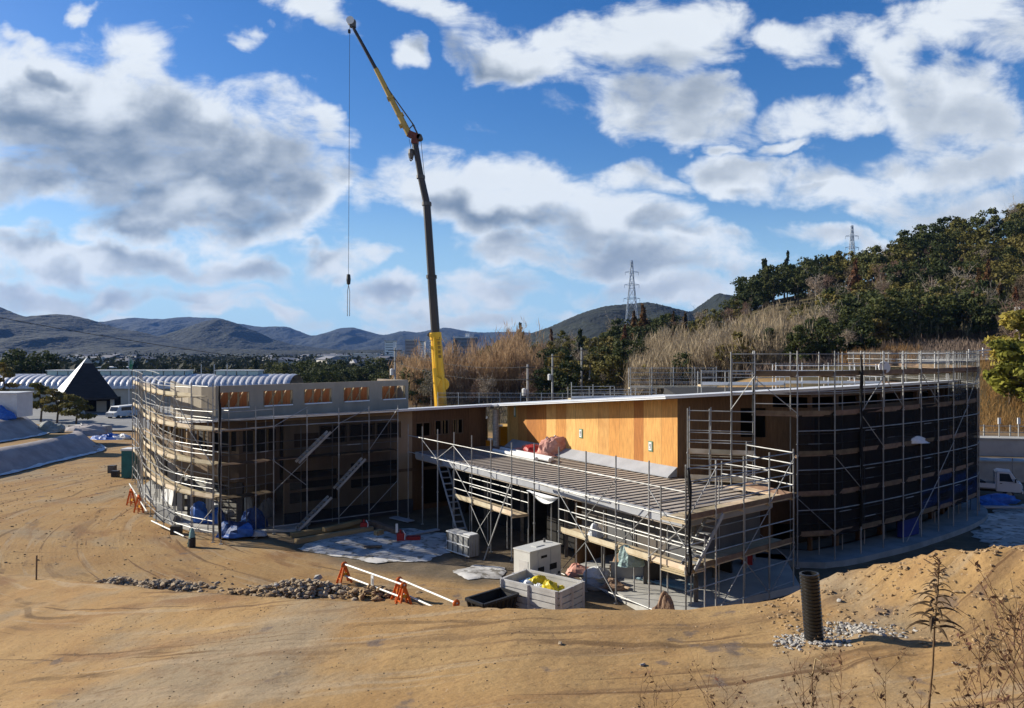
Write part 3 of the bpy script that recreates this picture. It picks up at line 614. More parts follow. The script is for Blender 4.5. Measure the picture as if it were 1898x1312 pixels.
# canopy: low ribbed roof before the orange wall
C0, C1, C2 = (6.2,27.5), (-3.0,41.2), (-5.7,45.2)
cpoly = [C0, (10.6,31.0), (12.3,36.2), (8.05,36.5), tuple(along(W1, W0, 0, .03)[:2]), (-1.75,49.0), (-5.9,46.2), C2]
m_can = M('dusty_canopy_sheet', (.52,.44,.35), (.42,.36,.29), .7, .85)
MB().prism(cpoly, 3.3, 3.62).build('canopy', m_can, BLD)
rb = MB(); nC = Vector((-.83, -.557)); dC = (Vector(C1)-Vector(C0)).normalized()
nrib = 46
for k in range(nrib):
    s = .15+k*.48
    a = Vector(C0)+dC*s; b0 = a-nC*.1
    # far end: the wall line or the right edge
    d0 = Vector(W0)+Vector((.3*nC.x, .3*nC.y)); tt = (d0-Vector(C0)).dot(-nC)
    e = a-nC*tt
    rb.bar((b0.x, b0.y, 3.637), (e.x, e.y, 3.637), .05, .03)
for k in range(11):
    a = Vector(C0)-dC*0-nC*(1.0+k*.36*1.0); b = Vector((10.6,31.0))
rb.build('canopy_batten', M('brown_batten', (.17,.13,.10), (.11,.09,.075), 1, .8), BLD)['kind'] = 'stuff'
MB().bar((C0[0],C0[1],3.55), (C2[0],C2[1],3.55), .10, .36).build('canopy_fascia', m_membrane, BLD)
MB().bar((C0[0],C0[1],3.5), (10.6,31.0,3.5), .10, .3).build('canopy_fascia', m_membrane, BLD)
m_panel = M('dusty_brown_panel', (.16,.135,.11), (.10,.09,.08), .7, .8, stretch=(1,1,.4))
ins = lambda s, o: Vector((*(Vector(C0)+dC*s-nC*o), 0))
for k, (s0, s1) in enumerate(((.2,1.7),(1.75,3.6),(3.65,5.2),(5.25,6.9))):
    a, b = ins(s0, .9), ins(s1, .9)
    wall('canopy_panel', b, a, 1.75, 3.3, .08, [], m_panel if k % 2 else M('grey_panel', (.15,.15,.15), (.10,.10,.10), .6, .7))
wall('canopy_panel', ins(.2,.9), (10.2,31.2), 1.75, 3.3, .08, [], m_panel)
for s in (.5, 3.2, 5.8, 8.4, 12, 15.5): q = ins(s, 1.2); MB().box((q.x, q.y, 1.75), (.16,.16,3.1)).build('column', m_darksteel, BLD)
for s, o in ((2.2,4.2),(5.5,4.4),(9,4.6)): q = ins(s, o); MB().box((q.x, q.y, 1.75), (.16,.16,3.1)).build('column', m_darksteel, BLD)
MB().prism([(5.3,26.9),(11.6,30.6),(12.6,35.2),(8.3,36.5),(5.6,36.4),(2.6,33.2)], .02, .3).build('ground_slab', m_concrete, BLD)
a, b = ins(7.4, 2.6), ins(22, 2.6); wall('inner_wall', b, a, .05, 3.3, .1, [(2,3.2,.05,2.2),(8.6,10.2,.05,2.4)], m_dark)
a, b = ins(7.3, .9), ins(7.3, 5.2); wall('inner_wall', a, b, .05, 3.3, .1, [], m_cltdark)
a, b = ins(7.0, 5.2), ins(2.2, 5.2); wall('inner_wall', a, b, .3, 3.3, .1, [(1,2.1,.3,2.3)], m_dark)  # wall coloured near-black to paint the deep shade under the canopy
# ------------------------------------------------------------------ scaffolding
UP = Vector((0, 0, 1))
def scaffold(label, pts, levels, top, inward=None, width=.95, base=lambda i: 0.05, decks=None, rails=None, braces=(), nets=(), toe=True, span=1, deckmat=None, toemat=None, netmats=None, skip=(), steel=None, inner=True, endrails=True, innertop=None, name='scaffold', foot=True, railside='outer'):
    """outer row of standards at pts, inner row `width` towards the building. decks: {level: (first bay, last bay)}; skip: bays with nothing below the top rail"""
    st = steel or m_steel; dm = deckmat or m_deck; tm = toemat or m_toe
    root = thing(name, label, 'scaffold', (pts[0][0], pts[0][1], 0)); n = len(pts); nm = [Vector((q.x, q.y, 0)) for q in (inward or normals(pts))]
    O = [Vector((*p, 0)) for p in pts]; I_ = [o+m*width for o, m in zip(O, nm)]
    topf = top if callable(top) else (lambda i: top); itop = innertop or (lambda i: topf(i)-.9)
    for i in range(n):
        s = MB(); s.tube(O[i]+UP*base(i), O[i]+UP*topf(i), .030)
        if foot: s.box(O[i]+UP*(base(i)-.02), (.16,.16,.03))
        for lv in levels:                                # wedge flanges
            if lv < topf(i): s.tube(O[i]+UP*(lv-.03), O[i]+UP*(lv+.03), .055, 6)
        s.build('standard', st, root)
        if inner:
            MB().tube(I_[i]+UP*base(i), I_[i]+UP*itop(i), .028).build('standard', st, root)
    decks = decks if decks is not None else {k: (0, n-1) for k in range(len(levels))}
    for k, lv in enumerate(levels):
        lo, hi = decks.get(k, (0, -1))
        b = lo
        while b < hi:
            e = min(b+span, hi); d = MB(); r = MB(); t_ = MB()
            for i in range(b, e):
                if i in skip: continue
                a0, a1, c0, c1 = O[i]+nm[i]*.06, O[i+1]+nm[i+1]*.06, I_[i]-nm[i]*.04, I_[i+1]-nm[i+1]*.04
                z0, z1 = UP*(lv-.05), UP*lv
                d.add([a0+z0, a1+z0, c1+z0, c0+z0, a0+z1, a1+z1, c1+z1, c0+z1], [(3,2,1,0),(4,5,6,7),(0,1,5,4),(1,2,6,5),(2,3,7,6),(3,0,4,7)])
                d.bar(O[i]+UP*(lv-.09), I_[i]+UP*(lv-.09), .05, .05)
                if toe: t_.bar(O[i]+nm[i]*.05+UP*(lv+.10), O[i+1]+nm[i+1]*.05+UP*(lv+.10), .025, .19)
                for hgt in (.5, .95):
                    for W in (([o+m*.13 for o, m in zip(O, nm)] if nets else O,) if railside == 'outer' else (I_,) if railside == 'inner' else (O, I_)):
                        if lv+hgt < topf(i): r.tube(W[i]+UP*(lv+hgt), W[i+1]+UP*(lv+hgt), .024, 5)
            if d.v: pd = d.build('deck', dm, root)
            if t_.v: t_.build('toe_board', tm, pd)
            if r.v: r.build('guard_rail', st, root)
            b = e
    for (lv0, lv1, b0, b1) in (rails or []):              # bare rails: height, first and last post
        for hgt in sorted({lv0, lv1}):
            for i in range(b0, b1, max(span, 1)):
                j = min(i+max(span, 1), b1)
                s = MB(); s.path([O[q]+UP*hgt for q in range(i, j+1)], .026, 5); s.build('ledger', st, root)
    for (i, z0, z1, way) in braces:
        a, c = (O[i], O[i+1]) if way > 0 else (O[i+1], O[i])
        off = -nm[i]*.05
        MB().tube(a+off+UP*z0, c+off+UP*z1, .02, 5).build('brace', st, root)
    for (b0, b1, z0, z1, mt) in nets:
        zf0 = z0 if callable(z0) else (lambda i: z0); zf1 = z1 if callable(z1) else (lambda i: z1)
        V = []; Fc = []; rows = 10; sub = 3; cols = 0
        for i in range(b0, b1):
            for s_ in range(sub+(1 if i == b1-1 else 0)):
                f = s_/sub; p = O[i].lerp(O[min(i+1, n-1)], f); m = nm[i].lerp(nm[min(i+1, n-1)], f)
                q0 = zf0(i)*(1-f)+zf0(min(i+1, n-1))*f; q1 = zf1(i)*(1-f)+zf1(min(i+1, n-1))*f; cols += 1
                for r_ in range(rows+1):
                    bulge = .07*math.sin(math.pi*f)*math.sin(r_*1.7+i*2.1)+.05*math.sin(math.pi*f)
                    V.append(p+m*(.035+bulge)+UP*(q0+(q1-q0)*r_/rows))
        for c in range(cols-1):
            for r_ in range(rows): a = c*(rows+1)+r_; Fc.append((a, a+rows+1, a+rows+2, a+1))
        MB().add(V, Fc).build('safety_net', mt, root, smooth=True)
    return root, O, I_
def zigzag(n, levels, every=2, h=1.8, ph=0):
    return [(i, lv+.05, lv+h-.1, 1 if (i+k) % 4 < 2 else -1) for k, lv in enumerate(levels) for i in range(n-1) if (i+k+ph) % every == 0]
# left wing: rounded end
SL = resample([(-28.6,57.2),(-26.5,53.8),(-24.7,50.5),(-22.8,47),(-21.0,44.3),(-19.3,42.0),(-17.2,39.9),(-14.65,38.2)], 1.72)
LVL = [2.25, 3.95, 5.70, 7.35]
nL = len(SL)
sc1 = scaffold('bright steel scaffold with sunlit boards round the rounded left end of the timber building', SL, LVL, lambda i: 8.35 if i < 6 else 8.1, braces=zigzag(nL, [.1, 2.25, 3.95, 5.7], 2, 1.7), decks={0:(0,nL-1),1:(0,nL-1),2:(0,nL-1),3:(0,nL-2)}, rails=[(.55, 1.1, 0, nL-1)], railside='both')
# left wing: straight facade with netting and three stairs
SLF = [(-14.65,38.2),(-13.3,39.4)]+[tuple(Vector((-12.67,40.35)).lerp(Vector((-6.7,44.55)), k/4)) for k in range(5)]
sc2 = scaffold('netted steel scaffold with three aluminium stairs before the straight dark left facade', SLF, [.35, 2.25, 3.95, 5.7], lambda i: 6.9 if i < 3 else 6.55, decks={1:(0,2),2:(0,6),3:(0,2)}, toe=False, deckmat=m_browndeck, rails=[(5.75, 6.3, 0, 6), (.4, .4, 2, 6)], braces=[(2,5.75,6.7,1),(3,4.0,5.6,1),(4,5.7,6.5,1),(5,4.1,6.4,1),(4,.5,2.1,1),(5,.6,2.2,1),(2,2.3,3.9,1),(2,3.9,2.4,1)], nets=[(0,6,.45,lambda i: 6.0 if i > 0 else 6.3,m_net)], name='scaffold', inner=True)
def stair(label, a, b, w=.5, n=9):
    a, b = Vector(a), Vector(b); d = b-a; side = Vector((-d.y, d.x, 0)).normalized()*w/2
    root = thing('scaffold_stair', label, 'stair', a, None)
    for s in (1, -1): MB().bar(a+side*s, b+side*s, .05, .13).build('stringer', m_steel, root)
    for k in range(1, n):
        c = a+d*k/n; t_ = MB(); t_.box(c, (w-.06, .24, .03), math.atan2(side.y, side.x)); t_.build('tread', m_steel, root)
    return root
for (s0, z0, s1, z1, lab) in ((1.2,3.75,3.0,5.3,'topmost of three aluminium stairs on the netted left facade'),(3.35,2.1,5.05,3.65,'middle stair of three on the netted left facade, furthest right'),(1.15,.1,3.05,1.7,'lowest of three aluminium stairs on the netted left facade, foot near the ground')):
    d = (Vector(SLF[6])-Vector(SLF[2])).normalized(); q = Vector(SLF[2]); nn = Vector((-d.y, d.x))
    a = q+d*s0-nn*.22; b = q+d*s1-nn*.22
    stair(lab, (a.x, a.y, z0), (b.x, b.y, z1))
# canopy: front row, right row
K = Vector((6.0, 26.2)); dF = Vector((-.557, .83)); dR = Vector((.78, .63))
SF = [tuple(K+dF*1.8*k) for k in range(13)]
inF = [Vector((.83, .557))]*13
sc3 = scaffold('steel scaffold with pale boards along the long front edge of the low canopy', SF, [2.1, 3.85], lambda i: 5.75-.02*i if i < 6 else 5.5, inward=inF, decks={0:(0,9)}, skip=(4,5), rails=[(4.85, 4.85, 0, 12), (3.9, 3.9, 0, 12), (.35, .35, 0, 4)], braces=[(0,3.0,4.75,1),(1,2.2,3.8,-1),(2,3.0,4.75,-1),(2,.3,2.0,1),(3,.3,2.0,-1),(3,2.2,3.8,1),(0,2.2,3.7,-1),(7,.2,2.0,1),(7,2.0,.2,1),(8,2.3,3.8,1),(9,4.8,3.9,1),(10,4.8,3.9,-1),(8,3.9,4.8,1)], railside='both', innertop=lambda i: 3.2)
SRr = [tuple(K+dR*1.7*k) for k in range(5)]
sc4 = scaffold('steel scaffold with brown boards and steep stair at the near canopy corner', SRr[0:1]+SRr[1:]+[(10.2,33.0)], [2.05, 3.85], lambda i: 5.8, inward=[Vector((-.63, .78))]*5+[Vector((-.9,.3))], decks={0:(0,4),1:(0,5)}, deckmat=m_deck, toemat=m_browndeck, rails=[(.5, 1.4, 0, 4), (5.65, 5.2, 0, 5)], braces=[(1,.3,1.9,1),(2,.3,1.9,-1),(2,2.2,3.7,1),(3,.4,1.9,1),(3,3.9,5.5,1),(0,3.9,5.6,1)], railside='both', nets=[(0,1,3.9,4.9,m_netlight)], width=1.1)
a = K+dR*.35-Vector((-.63,.78))*-.2; b = K+dR*2.0+Vector((-.63,.78))*.2
stair('steep aluminium stair behind the near corner post of the canopy scaffold', (a.x, a.y, 2.1), (b.x, b.y, 3.85), .6, 8)
a = K+dF*12.1; stair('long aluminium stair leaning down in the dark court beside the canopy', (-4.1,42.9,3.9), (-2.35,38.1,.15), .5, 14)
# right wing: stepped left end
T = [(8.1,35.0),(9.03,34.7),(9.93,34.4),(10.9,34.1)]
sc5 = scaffold('stepped steel scaffold tower with sunlit board left of the netted right wing', T, [3.85, 5.05], lambda i: [7.1, 7.1, 9.7, 9.75][i], decks={0:(0,3),1:(0,3)}, rails=[(7.0, 6.55, 0, 3), (7.85, 8.7, 2, 3), (9.6, 9.2, 2, 3)], width=1.0, braces=[(2,7.1,8.6,1)], innertop=lambda i: 7.1 if i < 2 else 9.4, railside='both')
SRa = resample([(10.95,34.45),(12.5,33.95),(14.2,34.1),(18.1,36.6),(21.2,38.9),(24.6,41.6),(27.0,43.9),(28.3,46.5),(29,50),(29,55),(27.5,62)], 1.83)
nR = len(SRa); LVR = [1.45, 3.25, 5.05, 6.85, 8.65]
sc6 = scaffold('tall dark netted scaffold sweeping round the curved right wing', SRa, LVR, 9.75, decks={0:(1,nR-1),1:(1,nR-1),2:(1,nR-1),3:(0,nR-1),4:(0,nR-1)}, deckmat=m_browndeck, toemat=m_browndeck, span=2, steel=m_steel, rails=[(2.6, 4.4, 1, nR-1), (6.15, 7.9, 1, nR-1)], braces=[(i, lv+.1, lv+1.7, 1 if (i+k) % 2 else -1) for k, lv in enumerate([.0]+LVR[:-1]) for i in range(nR-1) if (i*2+k*3) % 5 == 0 or (k >= 4 and i % 3 == 0)],
    nets=[(1,nR-1,1.35,lambda i: 7.0 if i < 9 else 7.6,m_netdark),(6,nR-1,1.4,3.2,m_netblue),(8,nR-1,7.0,9.8,m_netlight)], innertop=lambda i: 9.7)
# black net borders hanging down the near corner posts
for p, z0, z1, lab in ((K+Vector((.12,-.02)), 2.0, 5.7, 'black net border tied down the near corner post of the canopy scaffold'), (Vector(SRa[0])+Vector((-.02,-.1)), 4.5, 9.6, 'black rolled net hanging down the tall left post of the netted right wing'), (Vector(SRa[3])+Vector((-.02,-.1)), 1.6, 9.6, 'black rolled net hanging on the second tall post of the netted right wing'), (Vector(SLF[0])+Vector((-.03,-.1)), .3, 8.0, 'black rolled net down the corner post between rounded end and straight left facade')):
    pts = [(p.x+.03*math.sin(z*3.1), p.y, z) for z in np.linspace(z0, z1, 14)]
    tag(MB().path(pts, .075, 7, taper=lambda t: .75+.35*math.sin(t*17)).build('rolled_net', m_netedge), lab, 'net')
# far side of the roof: rails, and more scaffold showing above the roof edge
SB = [(-6.5+1.85*k*.98, 66.5-.1*k) for k in range(10)]
sc7 = scaffold('low steel posts with pale mesh panels along the far roof edge by the crane', SB, [5.0], 6.15, rails=[(6.1, 5.75, 0, 9)], decks={}, inner=False, nets=[(0,9,5.1,6.05,m_netlight)])
SB2 = [(9.9+1.8*k, 63.5) for k in range(5)]
sc8 = scaffold('grey railed scaffold top standing alone above the middle of the roof', SB2, [6.7, 7.3], 8.45, decks={0:(0,4)}, rails=[(8.35, 7.95, 0, 4), (7.5, 7.1, 0, 4)], innertop=lambda i: 8.35, nets=[(0,4,7.3,8.3,m_netlight)])
SB3 = [(4.7+1.75*k, 60.0+.4*k) for k in range(5)]
sc9 = scaffold('low pale steel scaffold rails just above the roof edge between crane and railed scaffold', SB3, [6.0], lambda i: [7.3,7.1,6.9,6.8,6.75][i], decks={0:(0,4)}, rails=[(6.7, 6.4, 0, 4)], innertop=lambda i: 6.9, toemat=m_white)
SB4 = [(19.3+1.85*k, 55.5-.15*k) for k in range(5)]
sc10 = scaffold('white railed scaffold on the far side of the right wing seen above its roof', SB4, [7.4], 8.9, decks={0:(0,4)}, rails=[(8.7, 8.3, 0, 4)], innertop=lambda i: 8.8, toemat=m_white, steel=m_white)
SB5 = [(12.6+1.85*k, 50.5) for k in range(4)]
sc11 = scaffold('short white railed scaffold behind the tall left posts of the right wing', SB5, [7.5], 8.5, decks={0:(0,3)}, rails=[(8.4, 8.0, 0, 3)], innertop=lambda i: 8.4, toemat=m_white)
# ------------------------------------------------------------------ trees and thickets
def leafmat(name, c1, c2, rnd=.3, tr=.25):
    m = M(name, c1, c2, .55, .75, rnd=rnd, spec=.15)
    t = m.node_tree; b = t.nodes['Principled BSDF']; src = b.inputs['Base Color'].links[0].from_socket
    tl = t.nodes.new('ShaderNodeBsdfTranslucent'); mx = t.nodes.new('ShaderNodeMixShader'); mx.inputs[0].default_value = tr
    t.links.new(src, tl.inputs[0]); t.links.new(b.outputs[0], mx.inputs[1]); t.links.new(tl.outputs[0], mx.inputs[2]); t.links.new(mx.outputs[0], t.nodes['Material Output'].inputs[0])
    return m
m_ever = leafmat('evergreen_leaves', (.042,.060,.020), (.085,.092,.030))
m_olive = leafmat('olive_leaves', (.12,.115,.03), (.17,.14,.04))
m_cedar = leafmat('cedar_needles', (.026,.040,.018), (.050,.060,.022))
m_rust = leafmat('rust_needles', (.16,.075,.028), (.10,.065,.028))
m_lime = leafmat('yellow_green_leaves', (.34,.29,.045), (.20,.19,.04))
m_bamboo = leafmat('straw_leaves', (.42,.31,.16), (.24,.165,.08), tr=.35)
m_reed = leafmat('grey_straw_stems', (.44,.36,.23), (.21,.165,.10), tr=.3)
m_dry = leafmat('dry_rust_grass', (.42,.22,.08), (.30,.17,.07), tr=.35)
m_bark = M('bark', (.14,.11,.085), (.085,.065,.05), 3, .95, rnd=.25)
m_palebark = M('pale_bark', (.38,.33,.27), (.25,.22,.18), 3, .9, rnd=.2)
m_twig = M('bare_twigs', (.19,.145,.105), (.12,.09,.065), 3, .95, rnd=.2)
def quads_mesh(C, A, B):
    """leaf faces: centre, half-length vector, half-width vector (n x 3 each), as diamonds"""
    n = len(C); V = np.stack([C-A, C+B, C+A, C-B], 1).reshape(-1, 3); return V, np.arange(4*n).reshape(-1, 4)
def leaves(clumps, size, mat, name, parent, out=.6, droop=0.0, lens=1.5, thin=1.0):
    Cs = []; As = []; Bs = []
    for (c, r, n) in clumps:
        d = rng.normal(size=(n, 3)); d /= np.linalg.norm(d, axis=1)[:, None]
        rad = rng.uniform(.25, 1.2, size=(n, 1))**.6
        p = np.array(c)+d*rad*np.array(r)
        nrm = d*out+rng.normal(size=(n, 3))*.6+np.array([0, 0, .25]); nrm /= np.linalg.norm(nrm, axis=1)[:, None]
        a = np.cross(nrm, rng.normal(size=(n, 3))); a /= np.linalg.norm(a, axis=1)[:, None]; a[:, 2] -= droop; b = np.cross(nrm, a)
        s = size*rng.uniform(.6, 1.3, size=(n, 1)); Cs.append(p); As.append(a*s*lens*.5); Bs.append(b*s*.5*thin)
    V, Q = quads_mesh(np.concatenate(Cs), np.concatenate(As), np.concatenate(Bs))
    return MB().add(V.tolist(), Q.tolist()).build(name, mat, parent)
def proto(name, label, cat='tree', group=None): return thing(name, label, cat, (0, 0, 0), group)
def limbs(root, h, r, mat, n=5, spread=.35, up=.55):
    s = MB(); pts = [(0,0,-.4)]+[(rng.normal()*.03*h*k/4, rng.normal()*.03*h*k/4, h*k/5) for k in range(1, 5)]
    s.path(pts, r, 7, taper=lambda t: 1-.7*t)
    for k in range(n):
        a = rng.uniform(0, 6.28); z = h*rng.uniform(.35, .7); e = Vector((math.cos(a)*spread*h, math.sin(a)*spread*h, z+up*spread*h))
        s.path([(0, 0, z), (e.x*.5, e.y*.5, z+.35*(e.z-z)), tuple(e)], r*.4, 5, taper=lambda t: 1-.7*t)
    return s.build('trunk', mat, root)
def broadleaf(name, label, mat, h=10, w=4.2, nc=16, nl=75, size=.42, group=None, bark=None):
    root = proto(name, label, group=group); cl = []
    w *= .95
    for k in range(int(nc*1.7)):
        a = rng.uniform(0, 6.28); t = rng.uniform(.0, 1); rr = w*math.sqrt(max(0, 1-(2*t-.85)**2*.8))*rng.uniform(.35, .8)
        r0 = w*rng.uniform(.14, .40); cl.append(((math.cos(a)*rr*1.12, math.sin(a)*rr*1.12, h*(.26+.70*t)+rng.normal()*.25), (r0*rng.uniform(.8, 1.4), r0*rng.uniform(.8, 1.4), r0*rng.uniform(.5, .95)), int(nl*(.4+1.6*r0/w))))
    leaves(cl, size, mat, 'crown', root); limbs(root, h*.85, w*.06, bark or m_bark); return root
def conifer(name, label, mat, h=12, w=2.4, tiers=11, nl=95, size=.42, group=None):
    root = proto(name, label, group=group); cl = []
    for k in range(tiers):
        t = k/(tiers-1); rr = w*(1-t*.88)*rng.uniform(.85, 1.1)
        for q in range(3 if t < .6 else 2):
            a = rng.uniform(0, 6.28); cl.append(((math.cos(a)*rr*.5, math.sin(a)*rr*.5, h*(.2+.78*t)), (rr*.6, rr*.6, h*.055), max(14, int(nl*.5*(1-t*.6)))))
    leaves(cl, size, mat, 'crown', root, droop=.5, lens=1.8)
    MB().path([(0,0,-.4),(0,0,h*.5),(.1,0,h*.93)], w*.075, 7, taper=lambda t: 1-.85*t).build('trunk', m_bark, root); return root
def bare(name, label, mat, h=9, n=9, tw=26, group=None):
    root = proto(name, label, group=group); s = MB(); s.path([(0,0,-.4),(.1,0,h*.35),(.0,.1,h*.7),(.15,0,h)], .13, 6, taper=lambda t: 1-.8*t); c = MB()
    for k in range(n):
        a = rng.uniform(0, 6.28); z = h*rng.uniform(.3, .8); L = h*rng.uniform(.2, .4); e = Vector((math.cos(a)*L*.7, math.sin(a)*L*.7, z+L)); m_ = Vector((e.x*.5, e.y*.5, z+L*.35))
        c.path([(0,0,z), tuple(m_), tuple(e)], .055, 4, taper=lambda t: 1-.75*t)
        for q in range(tw//3):
            t = rng.uniform(.25, 1); p = m_.lerp(e, t); d = Vector((rng.normal()*.5, rng.normal()*.5, rng.uniform(.3, 1.1)))*L*.3; c.tube(p, p+d, .022, 3, r2=.006)
    s.build('trunk', mat, root); cr = c.build('crown', mat, root)
    cl = []
    for k in range(11): a = rng.uniform(0, 6.28); t = rng.uniform(0, 1); rr = h*.26*rng.uniform(.2, 1)*(1-.5*t); cl.append(((math.cos(a)*rr, math.sin(a)*rr, h*(.42+.56*t)), (h*.13, h*.13, h*.12), 90))
    leaves(cl, .42, m_haze if mat is m_palebark else m_rustwig, 'twigs', root, out=.1, lens=2.2, thin=.14); return root
m_haze = leafmat('fine_pale_twigs', (.34,.28,.20), (.25,.20,.14), tr=.1); m_rustwig = leafmat('fine_brown_twigs', (.20,.13,.08), (.14,.10,.07), tr=.1)
protos = dict(
 ever=[broadleaf('evergreen_tree', 'x', m_ever, 10, 4.4), broadleaf('evergreen_tree', 'x', m_ever, 9, 3.8, nc=13), broadleaf('evergreen_tree', 'x', m_ever, 11, 4.0, nc=18)],
 olive=[broadleaf('olive_tree', 'x', m_olive, 9, 3.7, nc=13), broadleaf('olive_tree', 'x', m_olive, 8, 3.2, nc=11)],
 cedar=[conifer('cedar_tree', 'x', m_cedar, 12, 2.5), conifer('cedar_tree', 'x', m_cedar, 11, 2.9, tiers=9)],
 rust=[conifer('rust_cedar', 'x', m_rust, 10, 2.0)],
 lime=[broadleaf('yellow_green_tree', 'x', m_lime, 6.5, 2.6, nc=14, nl=120, size=.32)],
 bare=[bare('bare_tree', 'x', m_palebark, 9), bare('bare_tree', 'x', m_twig, 8, n=12)])
LAB = dict(ever='dark rounded evergreen tree on the wooded hillside', olive='olive green bushy tree on the wooded hillside', cedar='dark pointed cedar on the wooded hillside', rust='rust brown pointed cedar on the wooded hillside', lime='yellow green bushy tree on the wooded hillside', bare='pale leafless tree on the wooded hillside')
GRP = {k: v.split(' on ')[0]+'s of the hillside' for k, v in LAB.items()}
used = set()
def plant(kind, x, y, sc=1.0, label=None, group=None, z=None):
    ps = protos[kind]; q = ps[int(rng.integers(len(ps)))]; loc = (x, y, (hz(x, y) if z is None else z)-.1); rz = rng.uniform(0, 6.28)
    s3 = (sc*rng.uniform(.9, 1.12), sc*rng.uniform(.9, 1.12), sc*rng.uniform(.88, 1.12))
    lb, gr = label or LAB[kind], group or GRP[kind]
    if q.name not in used:
        used.add(q.name); q.location = loc; q.rotation_euler = (0, 0, rz); q.scale = s3; q['label'] = lb; q['group'] = gr; return q
    return dup(q, loc, rz, s3, lb, gr)
def ux(u, y): return (u-949)/F*y
def pick(**w):
    k = list(w); p = np.array([w[i] for i in k], float); return k[int(rng.choice(len(k), p=p/p.sum()))]
def scatter(u0, u1, y0, y1, n, mix, sc=(.85,1.2), avoid=None, mind=4.2):
    pts = []
    tries = 0
    while len(pts) < n and tries < n*40:
        tries += 1; u = rng.uniform(u0, u1); y = rng.uniform(y0, y1)
        if avoid and avoid(u, y): continue
        x = ux(u, y)
        if any((x-a)**2+(y-b)**2 < mind**2 for a, b in pts): continue
        pts.append((x, y)); plant(pick(**mix), x, y, rng.uniform(*sc))
cut = lambda u, y: 1640 < u < 1885 and y < 128
scatter(1385, 1535, 195, 236, 24, dict(ever=6, cedar=1.2), (.9,1.25), mind=4.8)
scatter(1535, 1930, 195, 240, 52, dict(ever=5, olive=5, bare=1), (.9,1.25), mind=5.5)
scatter(1500, 1940, 150, 195, 50, dict(ever=2, olive=6, rust=1, bare=5, lime=1), (.75,1.1), cut, 4.8)
scatter(1480, 1940, 112, 150, 40, dict(olive=4, ever=2, rust=1.2, bare=5), (.65,.95), cut, 4.2)
scatter(1230, 1400, 170, 230, 26, dict(ever=2, olive=3, bare=5, rust=1), (.6,.9), mind=4.5)
scatter(880, 1240, 168, 228, 50, dict(ever=5, olive=3, cedar=.6, rust=.6, bare=2), (.78,1.08), mind=5.5)
scatter(1030, 1170, 118, 150, 18, dict(ever=4, cedar=1, olive=3, bare=1), (.6,.95), mind=4.2)
plant('rust', ux(1192, 190), 190, 1.4, 'rust red leafless-looking tree standing out left of the tan thicket', 'rust red tree')
plant('rust', ux(1176, 186), 186, 1.15, 'rust red leafless-looking tree standing out left of the tan thicket', 'rust red tree')
for u, y, s in ((930,150,.95),(905,165,.9),(1010,128,.7),(1560,104,.6),(1500,104,.55),(1530,118,.8)): plant('ever', ux(u, y), y, s)
for u, y, s in ((1872,76,1.0),(1905,74,1.15),(1890,82,1.2),(1935,80,1.3)): plant('lime', ux(u, y), y, s, 'yellow green tree on the bank at the right edge', 'yellow green trees at the right')
for u, y, s in ((1880,88,.8),(1900,92,.9),(1868,94,.7)): plant('bare', ux(u, y), y, s, 'pale leafless tree behind the yellow green trees at the right', 'bare trees at the right')
scatter(1175, 1500, 100, 150, 30, dict(bare=5, olive=2, ever=1), (.5,.8), mind=4.5)
scatter(745, 1000, 124, 150, 16, dict(bare=6, olive=1, ever=1), (.6,.95), mind=4)
scatter(1545, 1830, 122, 140, 22, dict(ever=5, olive=2), (.75,1.0), mind=4)
scatter(1480, 1600, 98, 112, 9, dict(ever=2, olive=2, bare=2), (.5,.75), mind=3.5)
# valley on the left and middle
cl = []
for k in range(330):
    y = 270*(1200/270)**rng.uniform(0, 1); u = rng.uniform(60, 800); x = ux(u, y); r0 = rng.uniform(4, 9)*(y/500)**.3; cl.append(((x, y, hz(x, y)+r0*.35), (r0*2.2, r0*1.3, r0*.75), 60))
m_far = leafmat('far_wood_leaves', (.016,.024,.012), (.034,.038,.018), rnd=0)
tag(leaves(cl, 2.0, m_far, 'woods', None), kind='stuff')
for k in range(30):
    u = rng.uniform(495, 720); y = rng.uniform(165, 260); plant('ever', ux(u, y), y, rng.uniform(.75, 1.0), 'dark evergreen tree in the valley beyond the penthouse', 'valley trees beyond the penthouse')
for k in range(16):
    u = rng.uniform(330, 500); y = rng.uniform(260, 330); plant('cedar' if k % 3 else 'olive', ux(u, y), y, rng.uniform(.55, .8), 'small tree beyond the long vaulted roof', 'trees beyond the vaulted roof')
for u, y, s in ((52,162,1.35),(80,160,1.05),(30,168,1.2)): plant('ever', ux(u, y), y, s, 'big dark evergreen tree beyond the left end of the vaulted roof', 'big evergreens at the left')
for u, y, s in ((-60,170,1.2),(-20,185,1.2),(4,175,1.0)): plant('bare', ux(u, y), y, s, 'brown leafless tree at the left edge beyond the vaulted roof', 'bare trees at the left')
